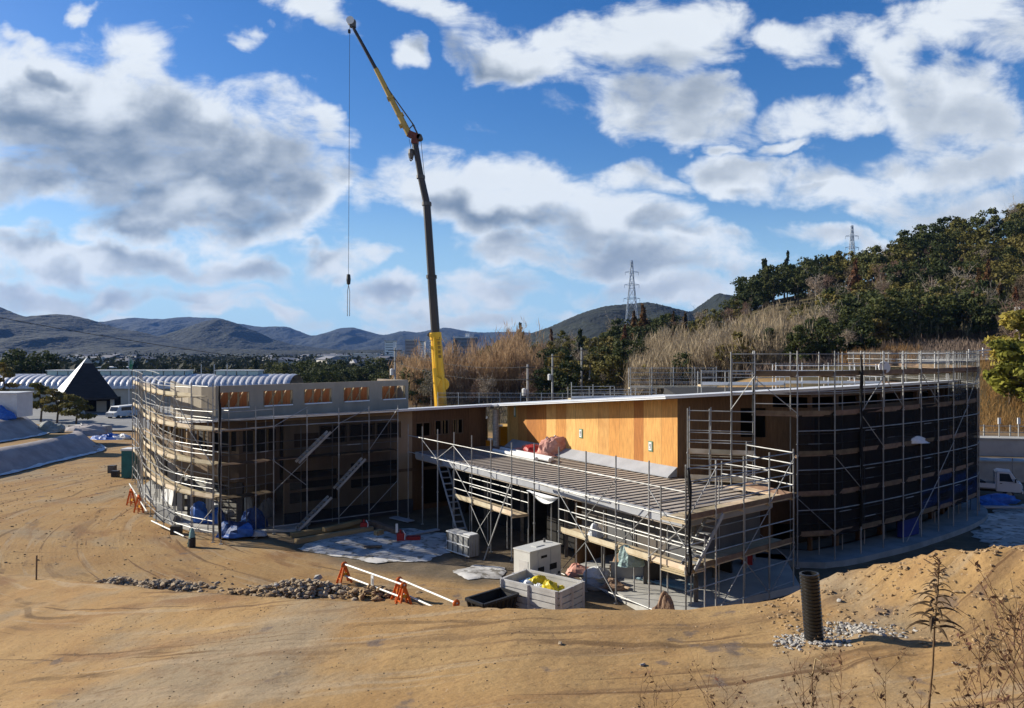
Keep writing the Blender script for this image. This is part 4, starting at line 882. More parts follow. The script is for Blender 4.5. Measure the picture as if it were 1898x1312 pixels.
# pruned garden pines before the hut
def garden_pine(u, y, h, label):
    root = thing('garden_pine', label, 'tree', (0, 0, 0), 'pruned garden pines'); cl = []
    s = MB(); s.path([(0,0,-.2),(.2,0,h*.4),(-.2,.1,h*.75),(.1,0,h)], .14, 6, taper=lambda t: 1-.6*t)
    for k in range(8):
        a = k*2.4; rr = 1.5*(1-.5*k/7); c = (math.cos(a)*rr, math.sin(a)*rr*.7, h*(.35+.62*k/7)); cl.append((c, (1.15-.06*k, .9, .3), 150)); s.path([(0, 0, c[2]-.3), (c[0]*.6, c[1]*.6, c[2]-.05)], .05, 4)
    leaves(cl, .28, m_olive, 'crown', root); s.build('trunk', m_bark, root); root.location = (ux(u, y), y, hz(ux(u, y), y))
for u, y, h, l in ((105,101,4.6,'low cloud-pruned pine nearest the dark hut roof corner'),(75,103,5.4,'cloud-pruned pine left of the dark pyramid roofed hut'),(140,98,4.0,'smallest cloud-pruned pine, close before the hut'),(8,108,8.2,'tall slim pruned pine at the left edge of the photo')): garden_pine(u, y, h, l)
# thickets nobody could count
def thicket(name, u0, u1, y0, y1, n, h, mat, lean=.12, tuft=14, size=.28, wd=.05, label=None, edge=None, z=None):
    u = rng.uniform(u0, u1, n); y = rng.uniform(y0, y1, n); x = (u-949)/F*y
    if edge: k = edge(u, y); x, y, u = x[k], y[k], u[k]; n = len(x)
    g0 = height(x, y); hh = h*rng.uniform(.45, 1.12, n)*(.35+1.5*np.clip(fbm(x*.16, y*.10, 4, 4)+.45, .1, 1))
    base = np.stack([x, y, g0], 1); ln = rng.normal(size=(n, 2))*lean*hh[:, None]; top = base+np.stack([ln[:, 0], ln[:, 1], hh], 1)
    mid = (base+top)/2; A = (top-base)/2; B = np.stack([np.full(n, wd), rng.normal(size=n)*wd, np.zeros(n)], 1)*.5
    Cs, As, Bs = [mid], [A], [B]
    t = rng.uniform(.3, 1.0, size=(n, tuft, 1)); pc = base[:, None]+(top-base)[:, None]*t+rng.normal(size=(n, tuft, 3))*np.array([.35, .35, .2])
    a = rng.normal(size=(n, tuft, 3))*np.array([.28, .28, .2])+np.array([0, 0, .8]); a /= np.linalg.norm(a, axis=2)[..., None]; b = np.cross(a, rng.normal(size=(n, tuft, 3))); b /= np.linalg.norm(b, axis=2)[..., None]
    s = size*rng.uniform(.5, 1.3, size=(n, tuft, 1)); Cs.append(pc.reshape(-1, 3)); As.append((a*s*1.9).reshape(-1, 3)); Bs.append((b*s*.10).reshape(-1, 3))
    V, Q = quads_mesh(np.concatenate(Cs), np.concatenate(As), np.concatenate(Bs))
    return tag(MB().add(V.tolist(), Q.tolist()).build(name, mat), label, 'thicket', kind='stuff')
thicket('bamboo_thicket', 735, 1000, 132, 160, 1500, 9.5, m_bamboo, tuft=34, size=.5, wd=.07, edge=lambda u, y: rng.uniform(size=len(u)) < np.interp(u, [735,790,960,1000], [.35,1,1,.4]))
thicket('reed_thicket', 1165, 1510, 100, 158, 2300, 5.4, m_reed, lean=.06, tuft=26, size=.5, wd=.05)
thicket('reed_thicket', 1480, 1900, 120, 200, 900, 5.0, m_reed, lean=.1, tuft=10, size=.3)
thicket('dry_grass', 1815, 1990, 66, 96, 2600, 1.0, m_dry, lean=.25, tuft=4, size=.2, wd=.03)
thicket('dry_grass', 1560, 1700, 90, 108, 700, 1.6, m_dry, lean=.25, tuft=6, size=.25, wd=.03)
thicket('brown_undergrowth', 1380, 1900, 92, 135, 2600, 1.3, m_twig, lean=.3, tuft=8, size=.28, wd=.04)
thicket('brown_undergrowth', 880, 1400, 96, 170, 1500, 1.8, m_twig, lean=.3, tuft=9, size=.34, wd=.04)
# ------------------------------------------------------------------ far town
def house(name, label, w, d, h, roof, wallm, roofm, group):
    root = thing(name, label, 'house', (0,0,0), group)
    MB().box((0,0,h/2), (w,d,h)).build('wall', wallm, root)
    MB().add([(-w*.55,-d*.56,h),(w*.55,-d*.56,h),(w*.55,d*.56,h),(-w*.55,d*.56,h),(-w*.5,0,h+roof),(w*.5,0,h+roof)], [(0,1,5,4),(2,3,4,5),(1,2,5),(3,0,4),(3,2,1,0)]).build('roof', roofm, root)
    return root
m_hw = M('house_wall', (.55,.53,.48), (.42,.40,.36), .3, .8, rnd=.35); m_hr = M('house_roof', (.16,.17,.20), (.24,.22,.21), .3, .6, rnd=.4)
hp = [house('house', 'small pale house with a grey roof in the far valley', 9, 8, 5, 2.2, m_hw, m_hr, 'houses in the valley'), house('house', 'small pale house with a grey roof in the far valley', 14, 9, 6, 1.6, m_hw, m_hr, 'houses in the valley')]
first = {0, 1}
for k in range(95):
    if k < 45: u = rng.uniform(95, 270); y = rng.uniform(420, 1200)
    else: u = rng.uniform(480, 720); y = rng.uniform(420, 1300)
    x = ux(u, y); z = hz(x, y)-.3; j = k % 2
    if j in first: first.discard(j); hp[j].location = (x, y, z); hp[j].rotation_euler = (0, 0, rng.uniform(0, 3))
    else: dup(hp[j], (x, y, z), rng.uniform(0, 3), rng.uniform(.8, 1.25))
def block(label, u0, u1, vtop, y, dm, mat, cap=None, nw=0, depth=18):
    x0, x1 = ux(u0, y), ux(u1, y); zt = H-(vtop-HV)/F*y; z0 = hz((x0+x1)/2, y)-1
    root = thing('tower_block', label, 'building', ((x0+x1)/2, y, z0)); MB().box(((x0+x1)/2, y+depth/2, (z0+zt)/2), (x1-x0, depth, zt-z0)).build('wall', mat, root)
    MB().box(((x0+x1)/2, y+depth/2, zt+.6), (x1-x0+1, depth+1, 1.2)).build('roof', cap or m_hw, root)
    for k in range(nw):
        z = z0+(zt-z0)*(k+.6)/nw
        if z > -6: MB().box(((x0+x1)/2, y-.1, z), ((x1-x0)*.8, .2, (zt-z0)/nw*.2)).build('window', m_glass, root)
    return root
m_tw = M('tower_white', (.98,.95,.90), (.88,.85,.80), .1, .7); m_tg = M('tower_grey', (.24,.23,.24), (.18,.18,.19), .1, .7)
block('slim white tower block left of the yellow crane', 713, 730, 641, 820, 0, m_tw, nw=9)
block('dark grey block between slim white tower and crane', 751, 770, 639, 900, 0, m_tg, nw=7)
block('narrow cream tower just left of the crane', 776, 785, 642, 850, 0, m_tw, nw=9)
block('narrow pale tower touching the crane boom in view', 795, 802, 636, 860, 0, m_tw, nw=9)
big = block('broad white and grey block with rooftop tower right of the crane', 840, 884, 634, 850, 0, m_tg, cap=m_tw, nw=7)
MB().box((ux(866,849), 849+6, H+(660-630)/F*849), (4.2, 6, 6)).build('roof_tower', m_tw, big)
MB().box((ux(843,848.5), 849+6, 6), (5, 10, 34)).build('end_wall', m_tw, big)
for (u0, u1, v, y, l) in ((590,640,668,560,'long pale warehouse roof in the middle valley'),(655,700,664,700,'low white hall before the far hills'),(180,225,690,330,'long grey hall left of the flagpole in the valley'),(130,175,672,520,'pale hall above the dark hut roof in the valley')):
    x0, x1 = ux(u0, y), ux(u1, y); zt = H-(v-HV)/F*y; root = thing('warehouse', l, 'building', ((x0+x1)/2, y, -3))
    MB().box(((x0+x1)/2, y+6, (zt-3)/2), (x1-x0, 12, zt+3)).build('wall', m_hw, root); MB().prism([(x0-.5,y-.5),(x1+.5,y-.5),(x1+.5,y+13),(x0-.5,y+13)], zt, zt+.5).build('roof', m_tw, root)
# pylons, poles, wires
def pylon(label, u, y, vtop, w0):
    x = ux(u, y); zt = H-(vtop-HV)/F*y; z0 = hz(x, y)-1; h = zt-z0; root = thing('pylon', label, 'pylon', (x, y, z0)); s = MB()
    W = lambda t: w0*(1-t)**1.25*.5+.35
    cor = lambda t: [Vector((x+a*W(t), y+b*W(t), z0+h*t)) for a, b in ((1,1),(-1,1),(-1,-1),(1,-1))]
    T = [0,.16,.31,.45,.57,.67,.76,.84,.91,1.0]
    for t0, t1 in zip(T, T[1:]):
        c0, c1 = cor(t0), cor(t1)
        for i in range(4): s.bar(c0[i], c1[i], .22, .22); s.bar(c0[i], c1[(i+1) % 4], .12, .12); s.bar(c0[(i+1) % 4], c1[i], .12, .12); s.bar(c1[i], c1[(i+1) % 4], .12, .12)
    s.build('lattice', m_pyl, root)
    for t in (.67, .79, .90):
        a = MB(); L = 2.6+w0*.28*(1-t)
        for sd in (1, -1): a.bar((x, y, z0+h*t+.6), (x+sd*L, y, z0+h*t), .16, .16); a.bar((x, y, z0+h*t-.5), (x+sd*L, y, z0+h*t), .12, .12); a.bar((x+sd*L, y, z0+h*t), (x+sd*L, y, z0+h*t-1.4), .14, .14)
        a.build('cross_arm', m_pyl, root)
m_pyl = M('hazed_pylon_steel', (.46,.52,.60), (.38,.43,.50), 1, .6, .3)  # pale bluish tone puts distance haze into the colour
pylon('steel lattice pylon standing before the far dome-shaped hill', 1171, 330, 491, 9.5)
pylon('faint steel lattice pylon behind the crest of the wooded hill', 1579, 330, 426, 6)
def pole(label, u, y, vtop, arms=2, box=True):
    x = ux(u, y); zt = H-(vtop-HV)/F*y; z0 = hz(x, y)-.3; root = thing('utility_pole', label, 'utility pole', (x, y, z0))
    MB().tube((x,y,z0), (x,y,zt), .17, 8, r2=.12).build('pole', m_concgrey, root)
    for k in range(arms): MB().box((x, y-.18, zt-.4-1.6*k), (2.0-.3*k, .12, .12)).build('cross_arm', m_darksteel, root)
    if box: MB().lathe([(.0,-.45),(.28,-.45),(.3,.4),(.1,.5)], (x-.45, y, zt-3.6), 10).build('transformer', m_white, root)
    return Vector((x, y, zt-.3))
pa_ = pole('grey concrete utility pole left of the crane, beyond the penthouse end', 732, 112, 652)
pb_ = pole('grey concrete utility pole before the tan bamboo, right of the crane', 978, 98, 683)
pc_ = pole('utility pole before dark evergreens, middle one of three right of the bamboo', 1078, 120, 652, box=False)
pd_ = pole('utility pole before dark evergreens, rightmost of three right of the bamboo', 1093, 124, 677, 1, False)
pe_ = pole('utility pole before dark evergreens, leftmost of three right of the bamboo', 1024, 118, 664, 2, True)
def wire(label, a, b, sag, r=.03):
    pts = [a.lerp(b, t)-UP*sag*4*t*(1-t) for t in np.linspace(0, 1, 15)]
    tag(MB().path(pts, r, 4).build('power_cable', m_black), label, 'cable')
wire('upper thin power cable hanging between utility poles behind the crane', pa_-UP*.2, pb_, 1.0)
wire('lower thin power cable hanging between utility poles behind the crane', pa_-UP*1.8, pb_-UP*1.6, 1.0)
wire('long black cable sagging across the far hills at the left', P(-260, 545, 95), P(470, 672, 135), .6, .06)
tag(MB().tube((P(-260,545,95).x, 95, hz(P(-260,545,95).x, 95)-.3), P(-260,543,95), .17, 8).build('cable_mast', m_concgrey), 'concrete mast holding the long black cable at the left', 'utility pole')
# ------------------------------------------------------------------ hut with pyramid roof, vaulted hall
hx, hy, hb = -65.4, 118.0, hz(-66.5, 118.0)
hut = thing('entrance_hut', 'open hut under a steep dark pyramid roof with sunlight painted white on one side', 'hut', (hx, hy, hb))
m_hutroof = M('dark_hut_roof', (.035,.032,.032), (.022,.02,.02), .8, .7, stretch=(1,1,6)); m_cream = M('cream_wall', (.55,.52,.45), (.46,.43,.37), .4, .85)
c4 = [(-7.75,2.2),(-3.0,-3.4),(3.8,.84),(-.3,7.24)]; ez = 2.9; rz_ = 9.3
apx = (-1.65,1.92)
for i in range(4):
    a, b = c4[i], c4[(i+1) % 4]; mt = m_roofwhite if i == 0 else m_hutroof  # face towards the sun coloured white to paint its sunlight
    tri = [(hx+a[0], hy+a[1], hb+ez), (hx+b[0], hy+b[1], hb+ez), (hx+apx[0], hy+apx[1], hb+rz_)]
    tri2 = [(x*.97+hx*.03, y*.97+hy*.03, z-.3) for x, y, z in tri]
    MB().add(tri+tri2, [(0,1,2),(5,4,3),(0,3,4,1),(1,4,5,2),(2,5,3,0)]).build('roof', mt, hut)
gq = lambda f, k: Vector((hx+apx[0]+(c4[k][0]-apx[0])*f, hy+apx[1]+(c4[k][1]-apx[1])*f, hb+rz_+(ez-rz_)*f))+Vector((.08,-.13,.03))
MB().add([gq(.02,1), gq(.17,1), gq(.17,2), gq(.19,1)+UP*.05, gq(.10,2)+Vector((0,-.12,0))], [(0,1,2),(0,3,4)]).build('gablet', m_cream, hut)
for q in c4: MB().box((hx+apx[0]+(q[0]-apx[0])*.8, hy+apx[1]+(q[1]-apx[1])*.8, hb+1.45), (.42,.42,2.9)).build('post', m_cream, hut)
MB().box((hx-1.5, hy-1.0, hb+1.4), (1.9,.12,2.4), .56).build('notice_board', M('map_board', (.50,.50,.46), (.30,.34,.33), 1.6, .7), hut)
MB().box((hx-.4, hy+4.0, hb+1.4), (5.2,.2,2.8), .56).build('inner_wall', m_dark, hut); MB().box((hx-4.3, hy+.9, hb+1.4), (.2,3.6,2.8), .56).build('inner_wall', m_cream, hut)
MB().box((hx+.4, hy+2.2, hb+1.3), (1.4,.1,1.9), .56).build('inner_window', m_cream, hut)
def vault(label, x0, x1, y, w, z0, zs, zt, lights):
    root = thing('vaulted_hall', label, 'building', ((x0+x1)/2, y, z0)); n = int((x1-x0)/1.15); k = 14
    MB().box(((x0+x1)/2, y, (z0+zs)/2), (x1-x0-.6, w-.8, zs-z0)).build('wall', m_cream, root)
    V = []; Fc = []
    for i in range(n*2+1):
        x = x0+(x1-x0)*i/(n*2)
        for sgn in (0, 1):
            for j in range(k+1):
                a = math.pi*j/k; b = .16 if i % 2 else 0
                V.append((x+(.16 if sgn else -.16)*(1 if i % 2 else -1), y-math.cos(a)*(w/2+b), zs+math.sin(a)*(zt-zs+b)))
    for r_ in range(2*(n*2+1)-1):
        for j in range(k): a = r_*(k+1)+j; Fc.append((a, a+k+1, a+k+2, a+1))
    o = MB().add(V, Fc).build('vaulted_roof', M('ribbed_metal_roof', (.60,.60,.62), (.52,.52,.55), .5, .45, .3), root)
    for (a, b) in lights:
        sk = MB(); sk.prism([(a,y-1.6),(b,y-1.6),(b,y+1.6),(a,y+1.6)], zt-.1, zt+.75); s = sk.build('skylight', M('pale_green_glass', (.55,.68,.62), (.50,.62,.58), 1, .3), root)
        MB().prism([(a-.2,y-1.8),(b+.2,y-1.8),(b+.2,y+1.8),(a-.2,y+1.8)], zt+.752, zt+.9).build('skylight_cap', m_white, s)
        for q in range(int((b-a)/2)+1): MB().box((a+q*2, y-1.63, zt+.34), (.1,.08,.8)).build('glazing_bar', m_darksteel, s)
    return root
vy = 140
vault('long low hall with a ribbed pale vaulted roof and green glass skylights', ux(-60,vy), ux(534,vy), vy+5, 10, -.6, 2.9, 5.35, [(ux(66,vy), ux(330,vy)), (ux(386,vy), ux(466,vy))])
for u, v0, v1, cl, l in ((239,668,720,(.05,.25,.12),'flagpole with a green flag behind the left scaffold'),(373,683,706,(.5,.5,.5),'short white mast left of the other two masts on the vaulted roof'),(397,683,706,(.7,.55,.55),'middle white mast on the vaulted roof'),(421,682,706,(.5,.5,.5),'right hand white mast beside the small skylight')):
    y = 132; x = ux(u, y); zt = H-(v0-HV)/F*y; root = thing('flagpole', l, 'flagpole', (x, y, 0)); MB().tube((x,y,hz(x,y)-.2), (x,y,zt), .07, 6).build('pole', m_white, root)
    if u == 239:
        V = [(x+.5*i*math.cos(.5)-.1*j*.3, y, zt-.1-1.9*j/5-.35*i*(j+1)/5) for i in range(2) for j in range(6)]; V = [(x-.02+.38*i+.06*math.sin(j*1.3)*i, y+.1*math.sin(j+i), zt-.1-1.9*j/5-.3*i) for i in range(3) for j in range(6)]
        MB().add(V, [(i*6+j, i*6+j+1, (i+1)*6+j+1, (i+1)*6+j) for i in range(2) for j in range(5)]).build('flag', M('green_flag', (.03,.22,.10), (.5,.55,.5), 1, .8), root)
# paved yard before the hut
pv = MB().prism([(-80,98),(-52,92),(-36,92),(-30,128),(-80,135)], .15, .2).build('pavement', M('paved_yard', (.26,.26,.25), (.20,.20,.20), .4, .9)); tag(pv, kind='structure')
for i, (x0, y0, w, d, h, l) in enumerate(((-50,90,5,1.2,1.0,'long low pale concrete planter wall before the hut'),)):
    tag(MB().box((x0, y0, h/2), (w, d, h), -.2).build('planter_wall', m_concrete), l, 'wall')
rl = thing('handrail', 'pale metal handrail descending beside the path from the hut', 'railing', (-55,92,0))
a, b = P(150,793,97), P(178,815,86)
for k in range(5): q = a.lerp(b, k/4); MB().tube((q.x,q.y,q.z-1.4), q, .05, 6).build('post', m_white, rl)
for h_ in (0, -.45): MB().tube(a+UP*h_, b+UP*h_, .045, 6).build('rail', m_white, rl)
# ------------------------------------------------------------------ crane
YC = 68.0
crane = thing('mobile_crane', 'tall telescopic crane with yellow base boom, black upper boom and bent yellow jib', 'crane', tuple(P(818,860,YC)))
def Q(u, v, dy=0): return P(u, v, YC)+Vector((0, dy, 0))
def tbox(name, a, b, w0, w1, d0, d1, mat, parent=crane):
    a, b = Vector(a), Vector(b); ax = (b-a).normalized(); sx_ = ax.cross(Vector((0,1,0))).normalized(); sy = sx_.cross(ax); V = []
    for p, w, d in ((a, w0, d0), (b, w1, d1)):
        ch = min(w, d)*.18
        for (i, j) in ((w/2-ch,-d/2),(w/2,-d/2+ch),(w/2,d/2-ch),(w/2-ch,d/2),(-w/2+ch,d/2),(-w/2,d/2-ch),(-w/2,-d/2+ch),(-w/2+ch,-d/2)): V.append(p+sx_*i+sy*j)
    return MB().add(V, [(i, (i+1) % 8, 8+(i+1) % 8, 8+i) for i in range(8)]+[tuple(range(7,-1,-1)), tuple(range(8,16))]).build(name, mat, parent)
base_b = tbox('base_boom', Q(820,800), Q(807.5,626), 1.12, .92, 1.0, .9, m_yellow)
m_boom = M('dark_boom_paint', (.035,.025,.022), (.022,.017,.016), 1, .4, spec=.45)
seg = [(807.5,628,.80),(800,520,.72),(791,385,.64),(780,335,.56),(768.5,268,.50)]
for (u0, v0, w0), (u1, v1, w1) in zip(seg, seg[1:]): 
    tbox('boom_section', Q(u0,v0), Q(u1,v1), w0*.94, w0*.90, w0, w0, m_boom)
    tbox('boom_collar', Q(u1,v1+4), Q(u1,v1-2), w0*1.12, w0*1.12, w0*1.15, w0*1.15, m_darksteel if v1 < 500 else m_boom)
tbox('boom_collar', Q(808.3,637), Q(807.2,624), 1.05, 1.0, 1.05, 1.0, m_yellow)
MB().tube(Q(806,690,-.75), Q(815,770,-.75), .15, 10).build('luffing_cylinder', m_yellow, crane)
MB().tube(Q(806,632,-.6), Q(811,714,-.6), .11, 8).build('rope_guide', m_yellow, crane)
MB().box(Q(812,714,-.6), (.5,.4,.7), m=0, M=Matrix.Rotation(.5, 3, 'Y')).build('cylinder_lug', m_yellow, crane)
MB().lathe([(.0,-.12),(.62,-.12),(.62,.12),(0,.12)], Q(820,720), 16, ax=Matrix.Rotation(R(90), 3, 'X')).build('boom_bulge', m_yellow, crane)
for v in (630, 652): MB().box(Q(803.5+(v-630)*.05, v, -.3), (.5,.5,.28)).build('rope_roller', m_yellow, crane)
MB().box(Q(799,630,-.2), (.4,.12,.6), M=Matrix.Rotation(-.9, 3, 'Y')).build('wind_vane', m_darksteel, crane)
rngl = random.Random(3)
for k in range(5):                                          # five square characters down the base boom
    c = Q(813.6+.75*k, 635.5+8.2*k, -.497); s = .17; ch = MB()
    for dx_, dz_, w_, h_ in [[(-.6,0,.12,1.3),(.6,0,.12,1.3),(0,.6,1.3,.12),(0,0,1.3,.12),(0,-.6,1.3,.12),(0,0,.12,1.3)],[(0,.6,1.3,.13),(0,.2,.9,.13),(-.55,-.35,.13,.8),(.55,-.35,.13,.8),(0,-.6,1.1,.13),(0,-.1,.13,1.2)],[(-.5,0,.13,1.3),(-.5,.3,.5,.12),(.35,.5,.8,.13),(.35,0,.8,.13),(.35,-.5,.8,.13),(.35,0,.13,1.2)],[(0,.55,1.3,.13),(0,0,1.3,.13),(0,-.6,1.3,.13),(-.3,0,.13,1.2),(.3,0,.13,1.2)],[(0,.6,1.2,.13),(-.6,0,.13,1.2),(.1,.1,.9,.12),(.1,-.3,.9,.12),(.1,0,.12,1.1),(.1,-.6,1.2,.12)]][k]:
        ch.box(c+Vector((dx_*s, 0, dz_*s)), (w_*s*1.5, .012, h_*s*1.2))
    ch.build('lettering', m_black, base_b)
m_rusthead = M('rust_red_head', (.16,.035,.02), (.10,.03,.02), 2, .5)
head = MB(); head.bar(Q(758,256), Q(778,264), .8, .5); head.bar(Q(769,275), Q(770,258), .75, .6); head.build('boom_head', m_rusthead, crane)
MB().tube(Q(778,263,-.4), Q(778,263,.4), .26, 10).build('sheave', m_darksteel, crane)
m_jib = M('jib_yellow', (.52,.36,.10), (.42,.29,.08), 1.5, .5)
tbox('jib_base', Q(759,258), Q(697,136), .56, .42, .6, .5, m_jib); tbox('jib_extension', Q(698,138), Q(651,52), .34, .26, .36, .3, m_boom)
for u, v in ((724,190),(746,240),(742,222)): MB().box(Q(u,v), (.62,.62,.22), M=Matrix.Rotation(-.45, 3, 'Y')).build('jib_bracket', m_jib, crane)
MB().tube(Q(650,47,-.25), Q(650,47,.25), .36, 12).build('tip_sheave', m_white, crane); MB().box(Q(654,52), (.5,.45,.6)).build('jib_tip', m_darksteel, crane)
MB().bar(Q(777,262), Q(765,238), .14, .14).bar(Q(765,240), Q(753,252), .08, .08).build('backstay_strut', m_darksteel, crane)
for dy in (-.25, .25): MB().tube(Q(769,243,dy), Q(718,171,dy), .045, 5).build('backstay_rope', m_darksteel, crane)
MB().tube(Q(779,262,.3), Q(791,384,.3), .03, 4).build('hoist_rope', m_darksteel, crane)
for u in (758.5, 767): MB().tube(Q(u,266), Q(763,289), .028, 4).build('hook_rope', m_darksteel, crane)
hk = MB().lathe([(.0,.45),(.22,.4),(.28,0),(.2,-.4),(0,-.5)], Q(762,293), 10).build('hook_block', m_darksteel, crane)
MB().path([Q(762,297.5), Q(762,300), Q(764.5,303.5), Q(761.5,306), Q(759.5,303.5)], .07, 6).build('hook', m_darksteel, hk)
MB().tube(Q(648.2,52), Q(646,524), .022, 4).build('load_rope', m_darksteel, crane); MB().box(Q(647.5,66), (.2,.2,.3)).build('limit_weight', m_black, crane)
MB().lathe([(.0,.5),(.16,.45),(.2,0),(.16,-.4),(0,-.5)], Q(646,526), 10).build('load_hook', m_black, crane)
for du, ds in ((-2.6, -1.2), (2.4, 1.4)): MB().path([Q(646,536), Q(646+ds*1.6,548), Q(646+du*.8,594)], .035, 4).build('sling', M('sling_webbing', (.45,.45,.40), (.35,.35,.32), 2, .8), crane)
# the carrier behind the building
gx, gy = Q(820,800).x, YC; gz = hz(gx, gy)
MB().box((gx+1.5, gy+1.6, gz+1.35), (10.5,2.7,.7)).build('carrier', m_yellow, crane)
MB().box((gx+5.9, gy+1.6, gz+2.2), (1.9,2.6,1.5)).build('cab', m_yellow, crane); MB().box((gx+.8, gy+1.4, gz+2.5), (4.2,2.4,1.5)).build('turntable', m_yellow, crane); MB().box((gx+3.2, gy+1.4, gz+2.7), (1.6,2.5,1.9)).build('counterweight', m_darksteel, crane)
for k in range(4):
    for sy in (.4, 2.8): MB().lathe([(0,-.22),(.55,-.22),(.6,-.1),(.6,.1),(.55,.22),(0,.22)], (gx-2.4+2.5*k, gy+sy, gz+.6), 14, ax=Matrix.Rotation(R(90), 3, 'X')).build('wheel', m_black, crane)
# ------------------------------------------------------------------ things on the site
def crumple(c, r, seed, flat=.6, n=18, amp=.35):
    """a closed lumpy heap (bag, bundle, sheet)"""
    rr = np.random.default_rng(seed); th = np.linspace(0, 2*np.pi, n, endpoint=False); ph = np.linspace(0.05, np.pi*.62, n//2); V = []; k = rr.normal(size=(5, 3))*2.2; q = rr.uniform(0, 6, 5)
    for p in ph:
        for t in th:
            d = np.array([math.cos(t)*math.sin(p), math.sin(t)*math.sin(p), math.cos(p)]); w = 1+amp*sum(math.sin(d@k[i]+q[i])/(2+.5*i) for i in range(5))+rr.normal()*amp*.14
            V.append((c[0]+d[0]*r[0]*w, c[1]+d[1]*r[1]*w, c[2]+max(0, d[2])*r[2]*w))
    m_ = len(ph); F_ = [(j*n+i, (j+1)*n+i, (j+1)*n+(i+1) % n, j*n+(i+1) % n) for j in range(m_-1) for i in range(n)]
    F_ += [tuple(range(n)), tuple(range((m_-1)*n+n-1, (m_-1)*n-1, -1))]
    return MB().add(V, F_)
def rocks(name, pts, mat, label, cat, seed=1, kind='stuff'):
    rr = np.random.default_rng(seed); b = MB(); t = (1+5**.5)/2
    iv = np.array([(-1,t,0),(1,t,0),(-1,-t,0),(1,-t,0),(0,-1,t),(0,1,t),(0,-1,-t),(0,1,-t),(t,0,-1),(t,0,1),(-t,0,-1),(-t,0,1)])/1.9
    fc = [(0,11,5),(0,5,1),(0,1,7),(0,7,10),(0,10,11),(1,5,9),(5,11,4),(11,10,2),(10,7,6),(7,1,8),(3,9,4),(3,4,2),(3,2,6),(3,6,8),(3,8,9),(4,9,5),(2,4,11),(6,2,10),(8,6,7),(9,8,1)]
    for (x, y, z, s) in pts:
        v = iv*rr.uniform(.6, 1.25, size=(12, 1))*np.array([s*rr.uniform(.7, 1.5), s*rr.uniform(.7, 1.3), s*rr.uniform(.45, .9)]); a = rr.uniform(0, 6.28); c, s_ = math.cos(a), math.sin(a)
        b.add([(x+p[0]*c-p[1]*s_, y+p[0]*s_+p[1]*c, z+p[2]) for p in v], fc)
    o = b.build(name, mat); tag(o, label, cat, kind=kind); return o
m_rock = M('grey_rubble', (.52,.42,.29), (.30,.225,.15), 2, 1.0, bump=.4, spec=.05); m_gravel = M('pale_gravel', (.50,.47,.42), (.30,.28,.25), 9, 1.0, spec=.05); m_mudrock = M('dirt_lumps', (.40,.27,.14), (.27,.18,.095), 6, .95)
# A-frame barricades with white pipes
m_barpipe = M('white_barrier_pipe', (.80,.79,.72), (.72,.71,.64), 3, .4)
def barricade(p, rz, label, h=.8):
    root = thing('barricade_stand', label, 'barricade', p, 'orange barricade stands'); c, s = math.cos(rz), math.sin(rz); X = Vector((c, s, 0)); Yv = Vector((-s, c, 0)); p = Vector(p)
    for sy, nm_ in ((1, 'leg'), (-1, 'leg')):
        for sx_ in (1, -1):
            MB().bar(p+Yv*.26*sy+X*.16*sx_, p+Yv*.02*sy+X*.05*sx_+UP*(h-.06), .05, .09).build(nm_, m_orange, root)
        MB().bar(p+Yv*.2*sy-X*.16+UP*.2, p+Yv*.2*sy+X*.16+UP*.2, .03, .05).build('spreader', m_orange, root)
    MB().lathe([(0,-.04),(.13,-.04),(.15,0),(.13,.04),(0,.04)], p+UP*(h-.05), 12, ax=Matrix.Rotation(rz, 3, 'Z') @ Matrix.Rotation(R(90), 3, 'Y')).build('head', m_orange, root)
    MB().bar(p-Yv*.16+X*.05+UP*.36, p+Yv*.16+X*.05+UP*.36, .04, .12).build('cross_plate', M('yellow_reflector', (.75,.42,.03), (.7,.3,.02), 2, .5), root)
    return p
b1 = barricade((-7.05, 31.9, 0), -.9, 'orange barricade stand at the far left end of the white pipes')
b2 = barricade((-4.15, 29.05, 0), -.9, 'front one of the two orange barricade stands side by side')
b3 = barricade((-4.42, 29.75, 0), -.9, 'rear one of the two orange barricade stands side by side')
b4 = barricade((-1.98, 27.0, -.0), -.9, 'orange barricade stand whose tip shows beside the black skip')
for a, b, za, zb, l in ((b1,b2,.78,.78,'upper white barrier pipe on the left pair of stands'),(b1,b2,.30,.28,'lower white barrier pipe on the left pair of stands'),(b3,b4,.80,.76,'upper white barrier pipe leading to the black skip'),(b3,b4,.30,.26,'lower white barrier pipe leading to the black skip')):
    d = (b-a).normalized()*.12; tag(MB().tube(a-d+UP*za, b+d*(.4)+UP*zb, .038, 8).build('barrier_pipe', m_barpipe), l, 'pipe')
q = b1.lerp(b2, .5); sgn = MB().box(q+Vector((0,-.03,.52)), (.16,.03,.42), -.75).build('hanging_tag', m_white); tag(sgn, 'small white tag hanging between the left barrier pipes', 'sign')
MB().box(q+Vector((-.01,-.05,.5)), (.08,.01,.24), -.75).build('tag_print', m_steel, sgn)
